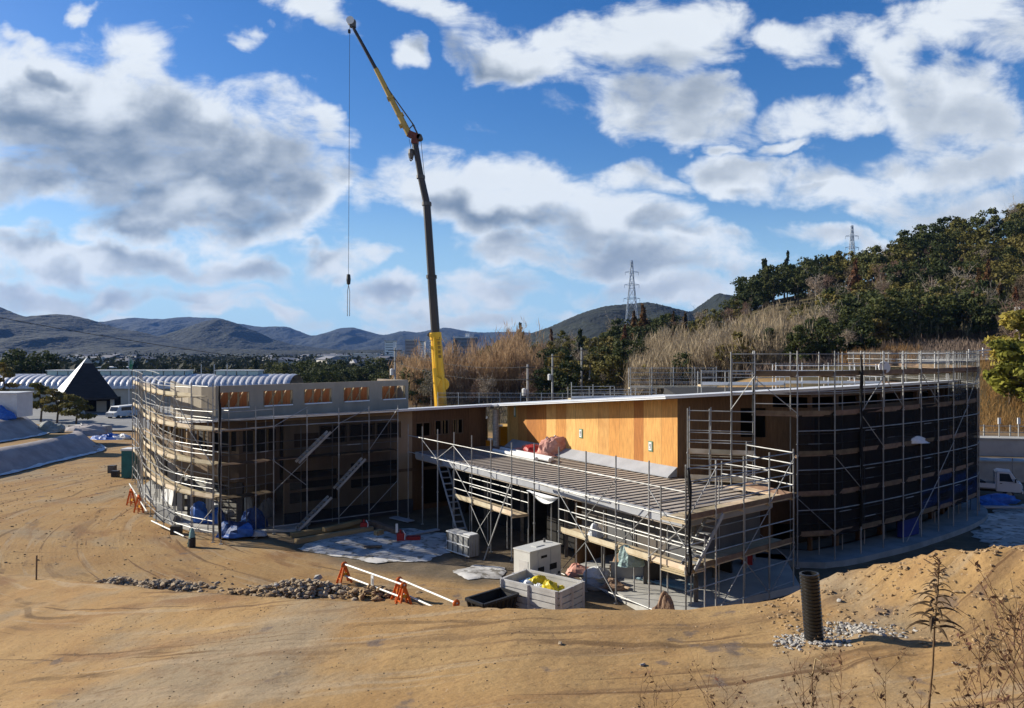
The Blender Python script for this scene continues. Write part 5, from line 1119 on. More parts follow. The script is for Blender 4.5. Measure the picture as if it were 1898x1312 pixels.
# black skip
def skip(c, L, W, h, rz, label, name, mat, rim, ribs=7, inner=None, slats=False):
    root = thing(name, label, 'container', (*c, 0)); Rm = Matrix.Rotation(rz, 3, 'Z'); C_ = Vector((*c, 0)); T = lambda x, y, z: Rm @ Vector((x, y, z))+C_
    tap = .0 if slats else .09
    def side(a, b, a2, b2, n):                # a,b bottom; a2,b2 top
        m_ = MB(); out = (Vector(b)-Vector(a)).cross(UP).normalized()*.035
        m_.add([T(*a), T(*b), T(*b2), T(*a2), T(*(Vector(a)-out)), T(*(Vector(b)-out)), T(*(Vector(b2)-out)), T(*(Vector(a2)-out))], [(0,1,2,3),(5,4,7,6),(3,2,6,7),(1,0,4,5),(0,3,7,4),(2,1,5,6)])
        if slats:
            for k in range(4): z = h*(.08+.25*k); p0 = Vector(a).lerp(Vector(a2), z/h)+out*.6; p1 = Vector(b).lerp(Vector(b2), z/h)+out*.6; m_.bar(T(*(p0+UP*.09)), T(*(p1+UP*.09)), .05, .19)
            for k in range(3): f = [.03,.5,.97][k]; p0 = Vector(a).lerp(Vector(b), f)+out*1.6; m_.bar(T(*p0), T(*(p0+UP*h)), .07, .09)
        else:
            for k in range(n): f = (k+.5)/n; p0 = Vector(a).lerp(Vector(b), f)+out*.5; p1 = Vector(a2).lerp(Vector(b2), f)+out*.5; m_.bar(T(*p0), T(*p1), .07, .07)
        m_.build('side_panel', mat, root)
    l, w = L/2, W/2; lb, wb = l-tap*1.5, w-tap
    cb = [(-lb,-wb,.06),(lb,-wb,.06),(lb,wb,.06),(-lb,wb,.06)]; ct = [(-l,-w,h),(l,-w,h),(l,w,h),(-l,w,h)]
    for i in range(4): side(cb[i], cb[(i+1) % 4], ct[i], ct[(i+1) % 4], ribs if i % 2 == 0 else 4)
    MB().add([T(*p) for p in cb]+[T(p[0], p[1], .12) for p in cb], [(3,2,1,0),(4,5,6,7),(0,1,5,4),(1,2,6,5),(2,3,7,6),(3,0,4,7)]).build('floor', inner or mat, root)
    for i in range(4): MB().bar(T(*ct[i]), T(*ct[(i+1) % 4]), .10, .09).build('rim', rim, root)
    for i in range(4): MB().box(T(cb[i][0]*.9, cb[i][1]*.9, .03), (.14,.14,.06), rz).build('foot', mat, root)
    return T
m_greypaint = M('worn_white_slats', (.62,.60,.56), (.46,.44,.41), 1.6, .7, bump=.1)
skip((-.72, 27.85), 1.75, .95, .72, .78, 'black plastic skip half hidden by the dirt bank beside the white crate', 'black_skip', m_black, m_black, 8)
TC = skip((1.13, 28.75), 2.65, 1.6, 1.02, -.66, 'worn white slatted crate full of yellow, white and blue bags', 'slatted_crate', m_greypaint, m_greypaint, slats=True, inner=m_browndeck)
m_ybag = M('yellow_bag', (.80,.62,.02), (.65,.47,.02), 3, .45, bump=.8, bscale=5); m_wbag = M('white_bag', (.78,.79,.79), (.62,.64,.65), 3, .5, bump=.8, bscale=5); m_bbag = M('pale_blue_bag', (.22,.42,.62), (.16,.33,.52), 3, .5, bump=.8, bscale=5)
for i, (x, y, r, h, mt, l) in enumerate(((.55,-.15,.30,.34,m_ybag,'big yellow bag at the right inside the slatted crate'),(.95,.05,.22,.24,m_ybag,'small yellow bag in the right corner of the slatted crate'),(-.35,.30,.30,.30,m_ybag,'yellow bag in the middle rear of the slatted crate'),(-.05,-.25,.26,.25,m_wbag,'white bag between the yellow bags in the slatted crate'),(-.62,-.25,.24,.22,m_wbag,'white bag left of the middle in the slatted crate'),(-.85,.25,.32,.22,m_bbag,'pale blue bag at the left end inside the slatted crate'),(.1,.35,.24,.25,m_ybag,'small yellow bag at the back rim of the slatted crate'))):
    c = TC(x, y, .66); tag(crumple(c, (r*1.15, r, h*1.25), 40+i, amp=.5).build('rubbish_bag', mt), l, 'bag', 'bags in the slatted crate')
tag(crumple(TC(0, 0, .12), (1.15, .62, .62), 77, amp=.10).build('scrap_heap', m_browndeck), 'brown scrap under the bags inside the slatted crate', 'scrap')
# generator
gn = thing('generator', 'boxy white generator with dark vents standing behind the slatted crate', 'generator', (1.05, 31.1, 0)); GM = Matrix.Rotation(.78, 3, 'Z'); GT = lambda x, y, z: GM @ Vector((x, y, z))+Vector((1.05, 31.1, 0))
m_gen = M('cream_casing', (.66,.65,.60), (.60,.59,.54), 2, .45)
MB().box(GT(0,0,1.06), (1.85,.9,1.3), .78).build('casing', m_gen, gn); MB().box(GT(0,0,1.735), (1.9,.95,.05), .78).build('lid', m_gen, gn); MB().box(GT(0,0,.22), (1.7,.8,.36), .78).build('skid', m_black, gn)
for x, z, w, h in ((-.1,1.42,.34,.10),(-.28,.93,.36,.2),(.45,.93,.42,.24),(.8,.6,.12,.1)):
    v = MB(); v.box(GT(x,-.453,z), (w,.02,h), .78); v.build('vent', m_dark, gn)
for x in (-.45, .3): MB().box(GT(x,-.456,1.1), (.02,.012,1.2), .78).build('door_seam', m_concgrey, gn)
MB().box(GT(0,0,1.775), (.5,.3,.03), .78).build('lifting_plate', m_gen, gn); MB().tube(GT(.62,.2,1.76), GT(.62,.2,1.92), .05, 8).build('exhaust_pipe', m_darksteel, gn)
MB().box(GT(-.932,-.1,1.0), (.015,.5,.7), .78).build('end_panel', m_greypaint, gn)
# stack of steel panels
sp = thing('panel_stack', 'upright stack of galvanised steel panels with pale bands by the canopy scaffold', 'panels', (-2.35, 36.3, 0)); SM = Matrix.Rotation(-.85, 3, 'Z'); ST = lambda x, y, z: SM @ Vector((x, y, z))+Vector((-2.35, 36.3, 0))
for k in range(7): MB().box(ST(-.0,-.27+.09*k,.58), (1.75,.055,.98), -.85).build('panel', m_membrane if k % 2 else m_steel, sp)
for z in (.14,.58,1.03): MB().box(ST(0,-.32,z), (1.78,.03,.05), -.85).build('band', m_white, sp)
for k in range(5): MB().box(ST(-.8+.4*k,-.315,.58), (.04,.03,.95), -.85).build('upright', m_darksteel, sp)
MB().box(ST(.6,0,1.10), (.5,.5,.04), -.85).build('top_sheet', m_white, sp)
for x in (-.6, .6): MB().box(ST(x,0,.04), (.1,.6,.08), -.85).build('bearer', m_timber, sp)
# snow in the shade
m_snow = bpy.data.materials.new('old_snow'); m_snow.use_nodes = True; t = m_snow.node_tree; b = t.nodes['Principled BSDF']; b.inputs['Roughness'].default_value = .7
tcn = t.nodes.new('ShaderNodeTexCoord')
c = mixc(t, smooth(t, noise(t, .9, 7), .40, .58), (.54,.52,.48), (.33,.315,.29)); c = mixc(t, smooth(t, noise(t, 2.2, 6), .50, .62, 0, .85), c, (.10,.085,.06)); t.links.new(c, b.inputs['Base Color'])
def sheet(name, poly, mat, lift=.07, kind='stuff', jag=.25, label=None, cat=None):
    pts = []
    for a, b_ in zip(poly, poly[1:]+poly[:1]):
        a, b_ = Vector(a[:2]), Vector(b_[:2]); n = max(2, int((b_-a).length/.22))
        for k in range(n): p = a.lerp(b_, k/n); d = Vector((-(b_-a).y, (b_-a).x)).normalized(); pts.append(p+d*float(fbm(np.array([p.x*1.6]), np.array([p.y*1.6]), 4, 6)[0])*jag*2.5)
    c0 = sum((p for p in pts), Vector((0, 0)))/len(pts); n = len(pts); V = []; F_ = []; K_ = 7
    for k in range(K_+1):
        for p in pts: q = c0.lerp(p, k/K_); V.append((q.x, q.y, 0))
    arr = np.array(V); hh = np.maximum(height(arr[:, 0], arr[:, 1]), 0) if True else 0; edge = np.repeat(np.array([1.0]*K_+[.15]), n); V = np.stack([arr[:, 0], arr[:, 1], hh+lift*edge+.02], 1).tolist()
    for k in range(K_):
        for i in range(n): F_.append((k*n+i, (k+1)*n+i, (k+1)*n+(i+1) % n, k*n+(i+1) % n))
    o = MB().add(V, F_).build(name, mat, smooth=True); tag(o, label, cat, kind=kind); return o
gp2 = lambda L: [tuple(G(u, v)[:2]) for u, v in L]
sheet('snow', gp2([(548,1026),(600,1006),(680,995),(760,989),(826,998),(842,1030),(790,1050),(700,1052),(620,1040)]), m_snow, .06)
sheet('snow', gp2([(842,1068),(880,1056),(935,1062),(925,1080),(870,1084)]), m_snow, .06)
sheet('snow', gp2([(1800,1000),(1838,956),(1898,940),(2010,960),(2010,1010),(1860,1030)]), m_snow, .06, jag=.5)
# timber lying about
def beam(label, a, b, w=.22, h=.22, mat=None, cat='timber', grp=None):
    o = MB().bar(a, b, w, h).build('timber_beam', mat or m_timber); tag(o, label, cat, grp); return o
beam('long yellow timber beam lying before the netted left facade, front one', G(548,1016)+UP*.13, G(690,992)+UP*.13, .3, .24)
beam('long yellow timber beam lying behind the front beam at the left facade', G(540,1004)+UP*.13, G(670,984)+UP*.13, .3, .24)
beam('short timber beam lying across the two long beams before the left facade', G(600,1002)+UP*.36, G(668,986)+UP*.36, .24, .2)
beam('dark log-like timber leading to the red pump in the court', G(688,984)+UP*.2, G(745,1003)+UP*.16, .3, .3, m_browndeck)
beam('squat timber block beside the dark log in the court', G(696,1003)+UP*.16, G(708,1000)+UP*.16, .3, .32, m_timber)
beam('flat dark board lying on the snow in the court', G(675,1027)+UP*.16, G(708,1026)+UP*.16, .25, .05, m_browndeck)
beam('pale plank lying in the dark court behind the red pump', G(766,1003)+UP*.15, G(812,994)+UP*.15, .35, .06, m_membrane)
beam('grey plank lying in the dark court near the back wall', G(728,970)+UP*.12, G(762,978)+UP*.12, .5, .06, m_membrane)
for (u, v, l) in ((744,1012,'red fuel can with white hose standing on the snow'),(676,992,'red extinguisher with white hose standing by the long beams')):
    p = G(u, v); root = thing('red_can', l, 'can', p); MB().box(p+Vector((0,0,.25)), (.42,.32,.42)).build('body', m_red, root); MB().tube(p+Vector((-.05,0,.45)), p+Vector((-.05,0,.62)), .05, 8).build('spout', m_red, root)
    MB().path([p+Vector((.1,-.1,.6)), p+Vector((.22,-.2,.45)), p+Vector((.2,-.22,.15))], .025, 5).build('hose', m_white, root)
    if u > 700: MB().box(p+Vector((-.22,-.1,.72)), (.12,.05,.45)).build('white_plate', m_white, root); MB().box(p+Vector((.6,.15,.15)), (.7,.4,.2)).build('tray', m_red, root)
# left slab: tarps, bags, boxes
for i, (u, v, rx, ry, rz_, mt, l) in enumerate(((385,975,.9,.6,1.2,m_blue,'draped blue tarp bundle beside the left column under the rounded end'),(440,1000,1.1,.6,.6,m_blue,'low crumpled blue tarp at the front of the left slab'),(468,985,1.0,.6,.9,m_blue,'dark blue tarp heap near the right end of the left slab'),(418,965,.4,.3,.3,m_wbag,'white bag on the left slab among blue tarps'),(402,948,.35,.3,.3,m_wbag,'white bag on the left slab behind the blue tarps'),(455,962,.5,.3,1.3,m_wbag,'tall white wrapped bundle on the left slab'),(480,1000,.4,.3,.3,m_membrane,'grey bundle at the right corner of the left slab'),(492,965,.5,.4,1.1,m_membrane,'pale sheet bundle leaning near the left facade corner'))):
    p = G(u, v, .15); tag(crumple((p.x, p.y, .15), (rx, ry, rz_), 60+i).build('bundle', mt), l, 'bundle')
def sheetboard(label, a, b, h, mat, lean=.3):
    a, b = Vector(a), Vector(b); n = Vector((-(b-a).y, (b-a).x, 0)).normalized()*lean; o = MB().add([a, b, b+n+UP*h, a+n+UP*h, a-n*.1, b-n*.1, b+n*.9+UP*h, a+n*.9+UP*h], [(3,2,1,0),(4,5,6,7),(2,3,7,6),(0,1,5,4),(1,2,6,5),(3,0,4,7)]).build('leaning_sheet', mat); tag(o, label, 'sheet')
sheetboard('black sheet leaning at the outer foot of the rounded scaffold', G(284,968), G(318,982), .8, m_black)
sheetboard('white sheet leaning on the left slab inside the rounded scaffold', G(298,935), G(318,950), 1.3, m_white, .2)
def crate(label, p, s, mat, rz=0, name='site_box'):
    root = thing(name, label, 'box', p); p = Vector(p); MB().box(p+UP*s[2]/2, s, rz).build('body', mat, root); MB().box(p+UP*(s[2]+.02), (s[0]*1.06, s[1]*1.06, .05), rz).build('lid', mat, root); return root
crate('small black box at the foot of the left scaffold', G(327,998), (.5,.4,.4), m_black); crate('grey bucket box on the dirt left of the rounded scaffold', G(208,884), (.5,.5,.55), m_darksteel); crate('low black box beside the grey bucket box on the dirt', G(214,892), (.5,.4,.45), m_black)
p = G(356,1022); gc = thing('gas_cylinder', 'short green and black cylinder standing at the foot of the left scaffold', 'cylinder', p); MB().lathe([(.0,0),(.16,0),(.17,.05),(.17,.45),(.1,.5),(0,.5)], p, 14).build('drum', m_black, gc); MB().lathe([(.0,.5),(.15,.5),(.12,.75),(.04,.95),(0,.96)], p, 14).build('cap', M('pale_green_cloth', (.25,.42,.38), (.18,.32,.30), 4, .8), gc); MB().path([p+Vector((-.2,0,.02)), p+Vector((-.14,0,.5)), p+Vector((-.03,0,.85))], .03, 5).build('hose', m_teal, gc)
for k, (u, v, l) in enumerate(((243,945,'orange barricade stand at the outer foot of the rounded scaffold, further one'),(257,958,'orange barricade stand at the outer foot of the rounded scaffold, nearer one'))): barricade(tuple(G(u, v)), .9, l, 1.0)
tag(MB().tube(G(240,928)+UP*.85, G(272,975)+UP*.6, .04, 8).build('barrier_pipe', m_barpipe), 'white barrier pipe sloping along the foot of the rounded scaffold', 'pipe')
tag(MB().tube(G(281,985)+UP*.35, G(341,1006)+UP*.12, .04, 8).build('barrier_pipe', m_barpipe), 'white pipe lying before the foot of the rounded scaffold', 'pipe')
p = G(243,893); tc_ = thing('portable_toilet', 'teal portable cabin behind the left edge of the rounded scaffold', 'cabin', p)
MB().box(p+Vector((0,0,1.1)), (1.0,1.0,2.1)).build('body', m_teal, tc_); MB().box(p+Vector((0,0,2.2)), (1.1,1.1,.14)).build('roof', m_white, tc_); MB().box(p+Vector((0,-.51,1.05)), (.7,.03,1.8)).build('door', m_teal, tc_)
for k in range(3): MB().box(p+Vector((-.515,-.3+.3*k,1.1)), (.03,.06,2.0)).build('rib', m_teal, tc_)
# beside the entrance road
p = Vector((-45.0,84.5,hz(-45.0,84.5))); 
tag(crumple(tuple(p), (1.5,1.0,.8), 91).build('tarp_heap', m_blue), 'crumpled blue and white tarp heap by the entrance path', 'tarp'); tag(crumple((p.x+1.6, p.y+.2, p.z), (1.2,.8,.6), 92).build('tarp_heap', m_wbag), 'white part-covered heap beside the blue tarp at the entrance path', 'tarp')
def van(label, p, rz, mat):
    root = thing('parked_van', label, 'van', p); M3 = Matrix.Rotation(rz, 3, 'Z'); T = lambda x, y, z: M3 @ Vector((x, y, z))+Vector(p)
    prof = [(-1.9,.4),(1.9,.4),(1.95,.95),(1.45,1.1),(1.0,1.85),(-1.85,1.9),(-1.95,1.0)]
    V = [T(x, s*.78, z) for s in (-1, 1) for x, z in prof]; n = len(prof); MB().add(V, [tuple(range(n)), tuple(range(2*n-1, n-1, -1))]+[(i, n+i, n+(i+1) % n, (i+1) % n) for i in range(n)]).build('body', mat, root)
    for s in (-1, 1):
        MB().box(T(-.3, s*.785, 1.45), (1.9,.02,.5), rz).build('side_window', m_glass, root)
        for x in (-1.2, 1.2): MB().lathe([(0,-.1),(.3,-.1),(.32,.1),(0,.1)], T(x, s*.72, .31), 14, ax=M3 @ Matrix.Rotation(R(90), 3, 'X')).build('wheel', m_black, root)
    MB().box(T(1.26,0,1.48), (.03,1.3,.62), M=M3 @ Matrix.Rotation(-.54, 3, 'Y')).build('windscreen', m_glass, root)
    for s in (-1, 1): MB().box(T(1.96, s*.55, .8), (.04,.25,.16), rz).build('headlight', m_steel, root)
van('white van parked before the hut, left of the flagpole scaffold', (ux(224,110),110,hz(ux(224,110),110)+.15), -1.9, m_white); van('white van parked behind the tip of the rounded scaffold', (ux(243,112),112,hz(ux(243,112),112)+.15), -1.4, m_white)
van('dark car standing under the hut roof at the left', (ux(121,121),121,hz(ux(121,121),121)+.1), -2.6, m_black)
# upper left bank: boxes and tarps
p = Vector((-49.5,74.5,hz(-49.5,74.5))); ct_ = thing('site_hut', 'grey white box hut on the upper left bank', 'hut', p); MB().box(p+Vector((0,0,1.3)), (3.4,2.4,2.3)).build('body', m_white, ct_); MB().box(p+Vector((0,0,2.5)), (3.6,2.6,.12)).build('roof', m_white, ct_)
tag(crumple((p.x+.2,p.y-1.7,p.z), (1.7,.5,1.15), 95).build('tarp_cover', m_blue), 'blue tarp cover hanging before the grey white box hut', 'tarp')
p = Vector((-46.4,76.5,hz(-46.4,76.5))); tag(crumple(tuple(p), (1.3,.8,1.0), 96).build('covered_heap', M('green_grey_sheet', (.20,.24,.21), (.38,.40,.38), 2, .8)), 'grey green covered heap right of the box hut on the bank', 'heap')
p = Vector((-45.2,79.5,hz(-45.2,79.5))); tag(crumple((p.x,p.y,p.z-.2), (2.6,2.2,1.1), 97, amp=.2).build('earth_heap', m_sheet), 'grey earth heap at the right end of the upper bank', 'heap')
# canopy roof: bags and rolled sheets
pw = lambda s, o: along(W1, W0, s, o)
m_pink = M('pink_red_bag', (.70,.40,.32), (.50,.20,.15), 2.5, .7, bump=.6, bscale=5)
for i, (s, o, r, h, mt, l) in enumerate(((5.6,.75,.95,.75,m_pink,'big pink sack on the ribbed canopy before the orange wall'),(4.3,.8,.8,.4,m_red,'flat dark red bag left of the big pink sack on the canopy'),(3.4,.9,.7,.38,m_pink,'small pink bag furthest left on the canopy roof'),(5.3,.55,.5,1.0,m_wbag,'white wrapping poking up from behind the pink sack'))): c = pw(s, o); tag(crumple((c.x, c.y, 3.69), (r, r*.7, h), 110+i, amp=.5).build('debris_sack', mt), l, 'sack')
for i, (s0, s1, o, l) in enumerate(((2.2,7.4,1.9,'white rolled sheet lying highest on the canopy roof'),(3.4,7.7,2.3,'white rolled sheet in the middle on the canopy roof'),(2.6,7.0,2.7,'white rolled sheet lying lowest on the canopy roof'))):
    a, b = pw(s0, o), pw(s1, o); tag(MB().tube((a.x,a.y,3.8), (b.x,b.y,3.8), .12, 9).build('rolled_sheet', m_white), l, 'roll')
a, b = ins(3.0,-.45), ins(8.2,-.45)
tag(MB().tube((a.x-.3,a.y,3.78), (b.x,b.y,3.78), .06, 7).build('long_pipe', m_white), 'white pipe along the front edge of the canopy over the dark entrance', 'pipe')
a, b = ins(7.1,-.25), ins(9.6,-.25); m_cv = MB(); V = []
for i in range(13):
    f = i/12; c = a.lerp(b, f); sag = .5*math.sin(math.pi*min(1, f*1.1))*(1-.4*f)
    for j in range(5): V.append((c.x-.1*math.sin(j*1.6), c.y-.1*math.sin(j*1.6), 3.3-sag*j/4))
tag(m_cv.add(V, [(i*5+j, i*5+j+1, (i+1)*5+j+1, (i+1)*5+j) for i in range(12) for j in range(4)]).build('sagging_sheet', m_wbag, smooth=True), 'white sheet sagging from the canopy edge over the dark entrance', 'sheet')
a_ = P(946,905,35.0); b_ = G(897,1046); tag(MB().tube(b_, a_, .035, 7).build('prop_pole', m_steel), 'long pale steel pole propped slantwise against the canopy scaffold', 'pole')
# slab under the canopy
m_cardboard = M('brown_sack_cloth', (.34,.23,.15), (.24,.15,.095), 3, .85, bump=.6)
for i, (x, y, z, rx, ry, h, mt, l) in enumerate(((5.35,26.75,.0,.45,.35,1.15,m_cardboard,'tall brown sack at the near corner foot of the canopy scaffold'),(3.55,31.4,.3,.45,.4,.4,m_wbag,'white rubbish bag on the canopy slab behind the generator'),(2.75,32.1,.3,.5,.4,.5,m_pink,'reddish rubbish heap on the canopy slab behind the crate'),(4.0,30.2,.3,.5,.35,.3,m_cardboard,'low brown heap beside the slab edge'),(3.2,31.2,.0,.5,.4,.4,m_membrane,'grey bag between generator and canopy slab'),(5.0,32.3,.3,.7,.5,.7,m_cardboard,'brown boxes under the lit scaffold boards'),(3.4,30.9,2.15,.3,.25,.55,m_wbag,'white sack standing on the lit scaffold boards'),(4.45,28.9,1.55,.5,.3,.65,M('pale_teal_bag', (.34,.46,.43), (.25,.36,.34), 3, .5, bump=.7), 'pale teal bag hanging from the lit scaffold boards'))): tag(crumple((x, y, z), (rx, ry, h), 130+i).build('sack', mt), l, 'sack')
for i in range(5): tag(MB().tube((6.9+.1*i,29.7+.16*i,.36+.0*i), (4.9+.1*i,31.6+.16*i,.36), .05, 7).build('blue_pipe', M('grey_blue_pipe', (.12,.26,.34), (.30,.40,.44), 1, .4)), 'grey blue pipe lying in the bunch on the canopy slab', 'pipe', 'blue pipes on the slab')
crate('black box on the canopy slab behind the middle post', (5.8,31.2,.3), (.5,.5,.9), m_black); crate('white low board crate on the canopy slab', (4.9,31.5,.3), (1.6,.05,.6), m_concrete, -.2, 'form_board')
for i in range(6): beam('loose pale plank on the canopy slab edge', Vector((2.5+.25*i,31.9-.25*i,.36+.05*(i % 2))), Vector((3.6+.2*i,31.3-.3*i,.42)), .14, .04, m_deck, 'plank', 'loose planks at the slab edge')
tag(MB().tube((3.25,32.2,.12), (5.3,28.75,.12), .05, 7).build('base_pipe', m_barpipe), 'white base pipe along the near edge of the canopy slab', 'pipe')
# deep in the shade of the right wing
p = Vector((20.2,38.7,.3)); tag(MB().box(p+UP*.7, (1.6,.25,1.3), .6).build('blue_sheet', M('deep_blue_sheet', (.015,.03,.22), (.01,.02,.15), 2, .7)), 'deep blue sheet standing under the netted right wing', 'sheet')
crate('small red box under the canopy corner scaffold at the right', (10.4,33.6,.3), (.4,.3,.5), m_red)
q = Vector((SRa[5][0]+.5, SRa[5][1]+.9, 5.1)); tag(crumple(tuple(q), (1.5,.3,.42), 150, amp=.2).build('white_bundle', m_wbag), 'long white bundle on a deck behind the dark net of the right wing', 'bundle')
q = Vector((SRa[4][0]+.2, SRa[4][1]+.3, 8.95)); tag(MB().lathe([(0,-.03),(.28,-.03),(.3,0),(.28,.03),(0,.03)], q, 14, ax=Matrix.Rotation(R(80), 3, 'X')).build('round_sign', m_white), 'white round panel on the top rail of the right wing scaffold', 'sign')
# ------------------------------------------------------------------ right side: retaining walls, fence, truck
def rwall(label, pts, z0, z1, th, mat):
    root = thing('retaining_wall', label, 'wall', (*pts[0], z0)); b = MB(); n = len(pts)
    for (x0, y0), (x1, y1) in zip(pts, pts[1:]): b.prism([(x0,y0),(x1,y1),(x1,y1+th),(x0,y0+th)], z0, z1)
    b.build('face', mat, root); c = MB()
    for (x0, y0), (x1, y1) in zip(pts, pts[1:]): c.prism([(x0,y0-.08),(x1,y1-.08),(x1,y1+th+.05),(x0,y0+th+.05)], z1+.003, z1+.13)
    c.build('coping', m_concrete, root)
rwall('upper grey concrete retaining wall at the right, below the slat fence', [(30,62),(70,54)], 1.0, 2.72, 1.7, m_concgrey)
rwall('lower pale concrete retaining wall at the right, behind the white truck', [(30,58),(70,50)], -.2, 1.44, 1.7, m_concrete)
fn = thing('roadside_fence', 'thin grey rail fence above the upper retaining wall at the right', 'fence', (30,63.5,2.7))
fz = lambda x: 63.8-.2*(x-30)
for k in range(14): x = 31+1.9*k; MB().box((x, fz(x), hz(x, fz(x))+.5), (.09,.09,1.1)).build('post', m_steel, fn)
for h_ in (.45, .95): MB().path([(31+1.9*k, fz(31+1.9*k)-.05, hz(31+1.9*k, fz(31+1.9*k))+h_) for k in range(14)], .035, 5).build('rail', m_steel, fn)
for u, l in ((1852,'white capped marker post left in the fence at the right'),(1888,'white capped marker post right in the fence at the right')):
    y = 58.5; x = ux(u, 61); root = thing('marker_post', l, 'post', (x, 61, 2.7)); MB().tube((x,61,2.6), (x,61,4.2), .045, 8).build('post', m_steel, root); MB().box((x,60.97,4.15), (.22,.08,.5)).build('cap', m_white, root)
for k in range(4):
    x = 33.5+3.2*k; tag(MB().tube((x,57.0-.2*(x-30),0), (x,57.0-.2*(x-30),1.9), .035, 6).build('net_post', m_steel), 'thin steel post before the lower retaining wall', 'post', 'posts before the lower wall')
gf = thing('guard_rail_fence', 'white boarded guard fence high on the slope at the upper right', 'fence', (58,93,9)); 
gpts = [P(1796,660,92), P(1822,657,92), P(1848,655,93), P(1866,653,93)]
for p in gpts: MB().box((p.x,p.y,p.z-.5), (.12,.12,1.6)).build('post', m_white, gf)
for h_ in (.0,-.35,-.7): MB().path([p+UP*h_ for p in gpts], .08, 5).build('rail', m_white, gf)
rd = tag(MB().prism([(ux(1640,90),90),(ux(1900,90),90),(ux(1900,97),97),(ux(1640,97),97)], lambda x, y: hz(x,y)+.02, lambda x, y: hz(x,y)+.28).build('road_edge', m_concrete), kind='structure')
tag(MB().box(P(1893,605,100)+Vector((1.2,0,-1)), (3.5,1,6)).build('white_board', m_white), 'tall white board at the right edge high on the slope', 'board')
# kei truck
tk = Vector((32.3, 51.2, 0)); TR = thing('small_truck', 'small white flatbed truck parked before the concrete walls at the right', 'truck', tk); ta = -.50; TM = Matrix.Rotation(ta, 3, 'Z'); TT = lambda x, y, z: TM @ Vector((x, y, z))+tk
m_tw2 = M('truck_white', (.78,.79,.80), (.74,.75,.76), 1, .25, spec=.5)
prof = [(.25,.42),(1.62,.42),(1.70,.55),(1.70,.98),(1.52,1.06),(1.08,1.78),(.35,1.80),(.25,1.72)]
def extr(name, prof, w, mat, parent, bev=.05):
    n = len(prof); V = []
    for s, k in ((-1, 0), (-1, 1), (1, 1), (1, 0)):
        cx_ = sum(p[0] for p in prof)/n; cz_ = sum(p[1] for p in prof)/n
        f = .955 if k == 0 else 1
        V += [TT(cx_+(x-cx_)*f, s*(w/2-(0 if k == 0 else bev)), cz_+(z-cz_)*f) for x, z in prof]
    F_ = [tuple(range(n)), tuple(range(4*n-1, 3*n-1, -1))]
    for r_ in range(3): F_ += [(r_*n+i, (r_+1)*n+i, (r_+1)*n+(i+1) % n, r_*n+(i+1) % n) for i in range(n)]
    return MB().add(V, F_).build(name, mat, parent)
cab = extr('cab', prof, 1.44, m_tw2, TR)
MB().add([TT(1.545,-.6,1.08), TT(1.545,.6,1.08), TT(1.13,.56,1.74), TT(1.13,-.56,1.74), TT(1.50,-.6,1.06), TT(1.50,.6,1.06), TT(1.09,.56,1.72), TT(1.09,-.56,1.72)], [(0,1,2,3),(7,6,5,4),(0,3,7,4),(1,5,6,2),(3,2,6,7),(0,4,5,1)]).build('windscreen', m_glass, TR)
for s in (-1, 1):
    dr = MB().add([TT(.36,s*.724,.5), TT(1.2,s*.724,.5), TT(1.3,s*.724,1.05), TT(1.02,s*.724,1.70), TT(.36,s*.724,1.70)]+[TT(.36,s*.70,.5), TT(1.2,s*.70,.5), TT(1.3,s*.70,1.05), TT(1.02,s*.70,1.70), TT(.36,s*.70,1.70)], [(0,1,2,3,4) if s < 0 else (4,3,2,1,0), (0,5,6,1), (1,6,7,2), (2,7,8,3), (3,8,9,4), (4,9,5,0)]).build('door', m_tw2, TR)
    MB().add([TT(.44,s*.731,1.12), TT(1.2,s*.731,1.12), TT(.98,s*.731,1.64), TT(.44,s*.731,1.64)], [(0,1,2,3)] if s < 0 else [(3,2,1,0)]).build('window', m_glass, dr)
    MB().box(TT(.52, s*.735, .98), (.14,.03,.04), ta).build('handle', m_black, dr)
    MB().box(TT(1.72, s*.52, .80), (.05,.28,.17), ta).build('headlight', M('lamp_glass', (.7,.7,.68), (.6,.6,.6), 2, .1), TR)
    MB().box(TT(1.32, s*.86, 1.22), (.08,.16,.24), ta).build('mirror', m_black, TR)
    for x in (-1.05, .98):
        w_ = MB().lathe([(.0,-.075),(.20,-.075),(.27,-.07),(.285,0),(.27,.07),(.2,.075),(0,.075)], TT(x, s*.62, .285), 18, ax=TM @ Matrix.Rotation(R(90), 3, 'X')).build('wheel', m_black, TR)
        MB().lathe([(.0,-.02),(.17,-.02),(.16,.03),(0,.03)], TT(x, s*.695, .285), 14, ax=TM @ Matrix.Rotation(R(90)*s, 3, 'X')).build('rim', m_steel, w_)
    MB().box(TT(-.75, s*.70, .78), (1.92,.04,.29), ta).build('bed_side', m_tw2, TR)
MB().box(TT(-.75,0,.60), (1.94,1.40,.07), ta).build('bed_floor', m_steel, TR); MB().box(TT(-1.72,0,.78), (.04,1.40,.29), ta).build('tailgate', m_tw2, TR); MB().box(TT(.0,0,.42), (3.2,.8,.14), ta).build('chassis', m_black, TR)
MB().box(TT(1.73,0,.48), (.08,1.38,.2), ta).build('bumper', m_tw2, TR); MB().box(TT(1.72,0,.72), (.03,.5,.1), ta).build('grille', m_black, TR); MB().box(TT(1.775,0,.47), (.012,.32,.16), ta).build('number_plate', M('plate_yellow', (.7,.6,.1), (.65,.55,.1), 2, .5), TR)
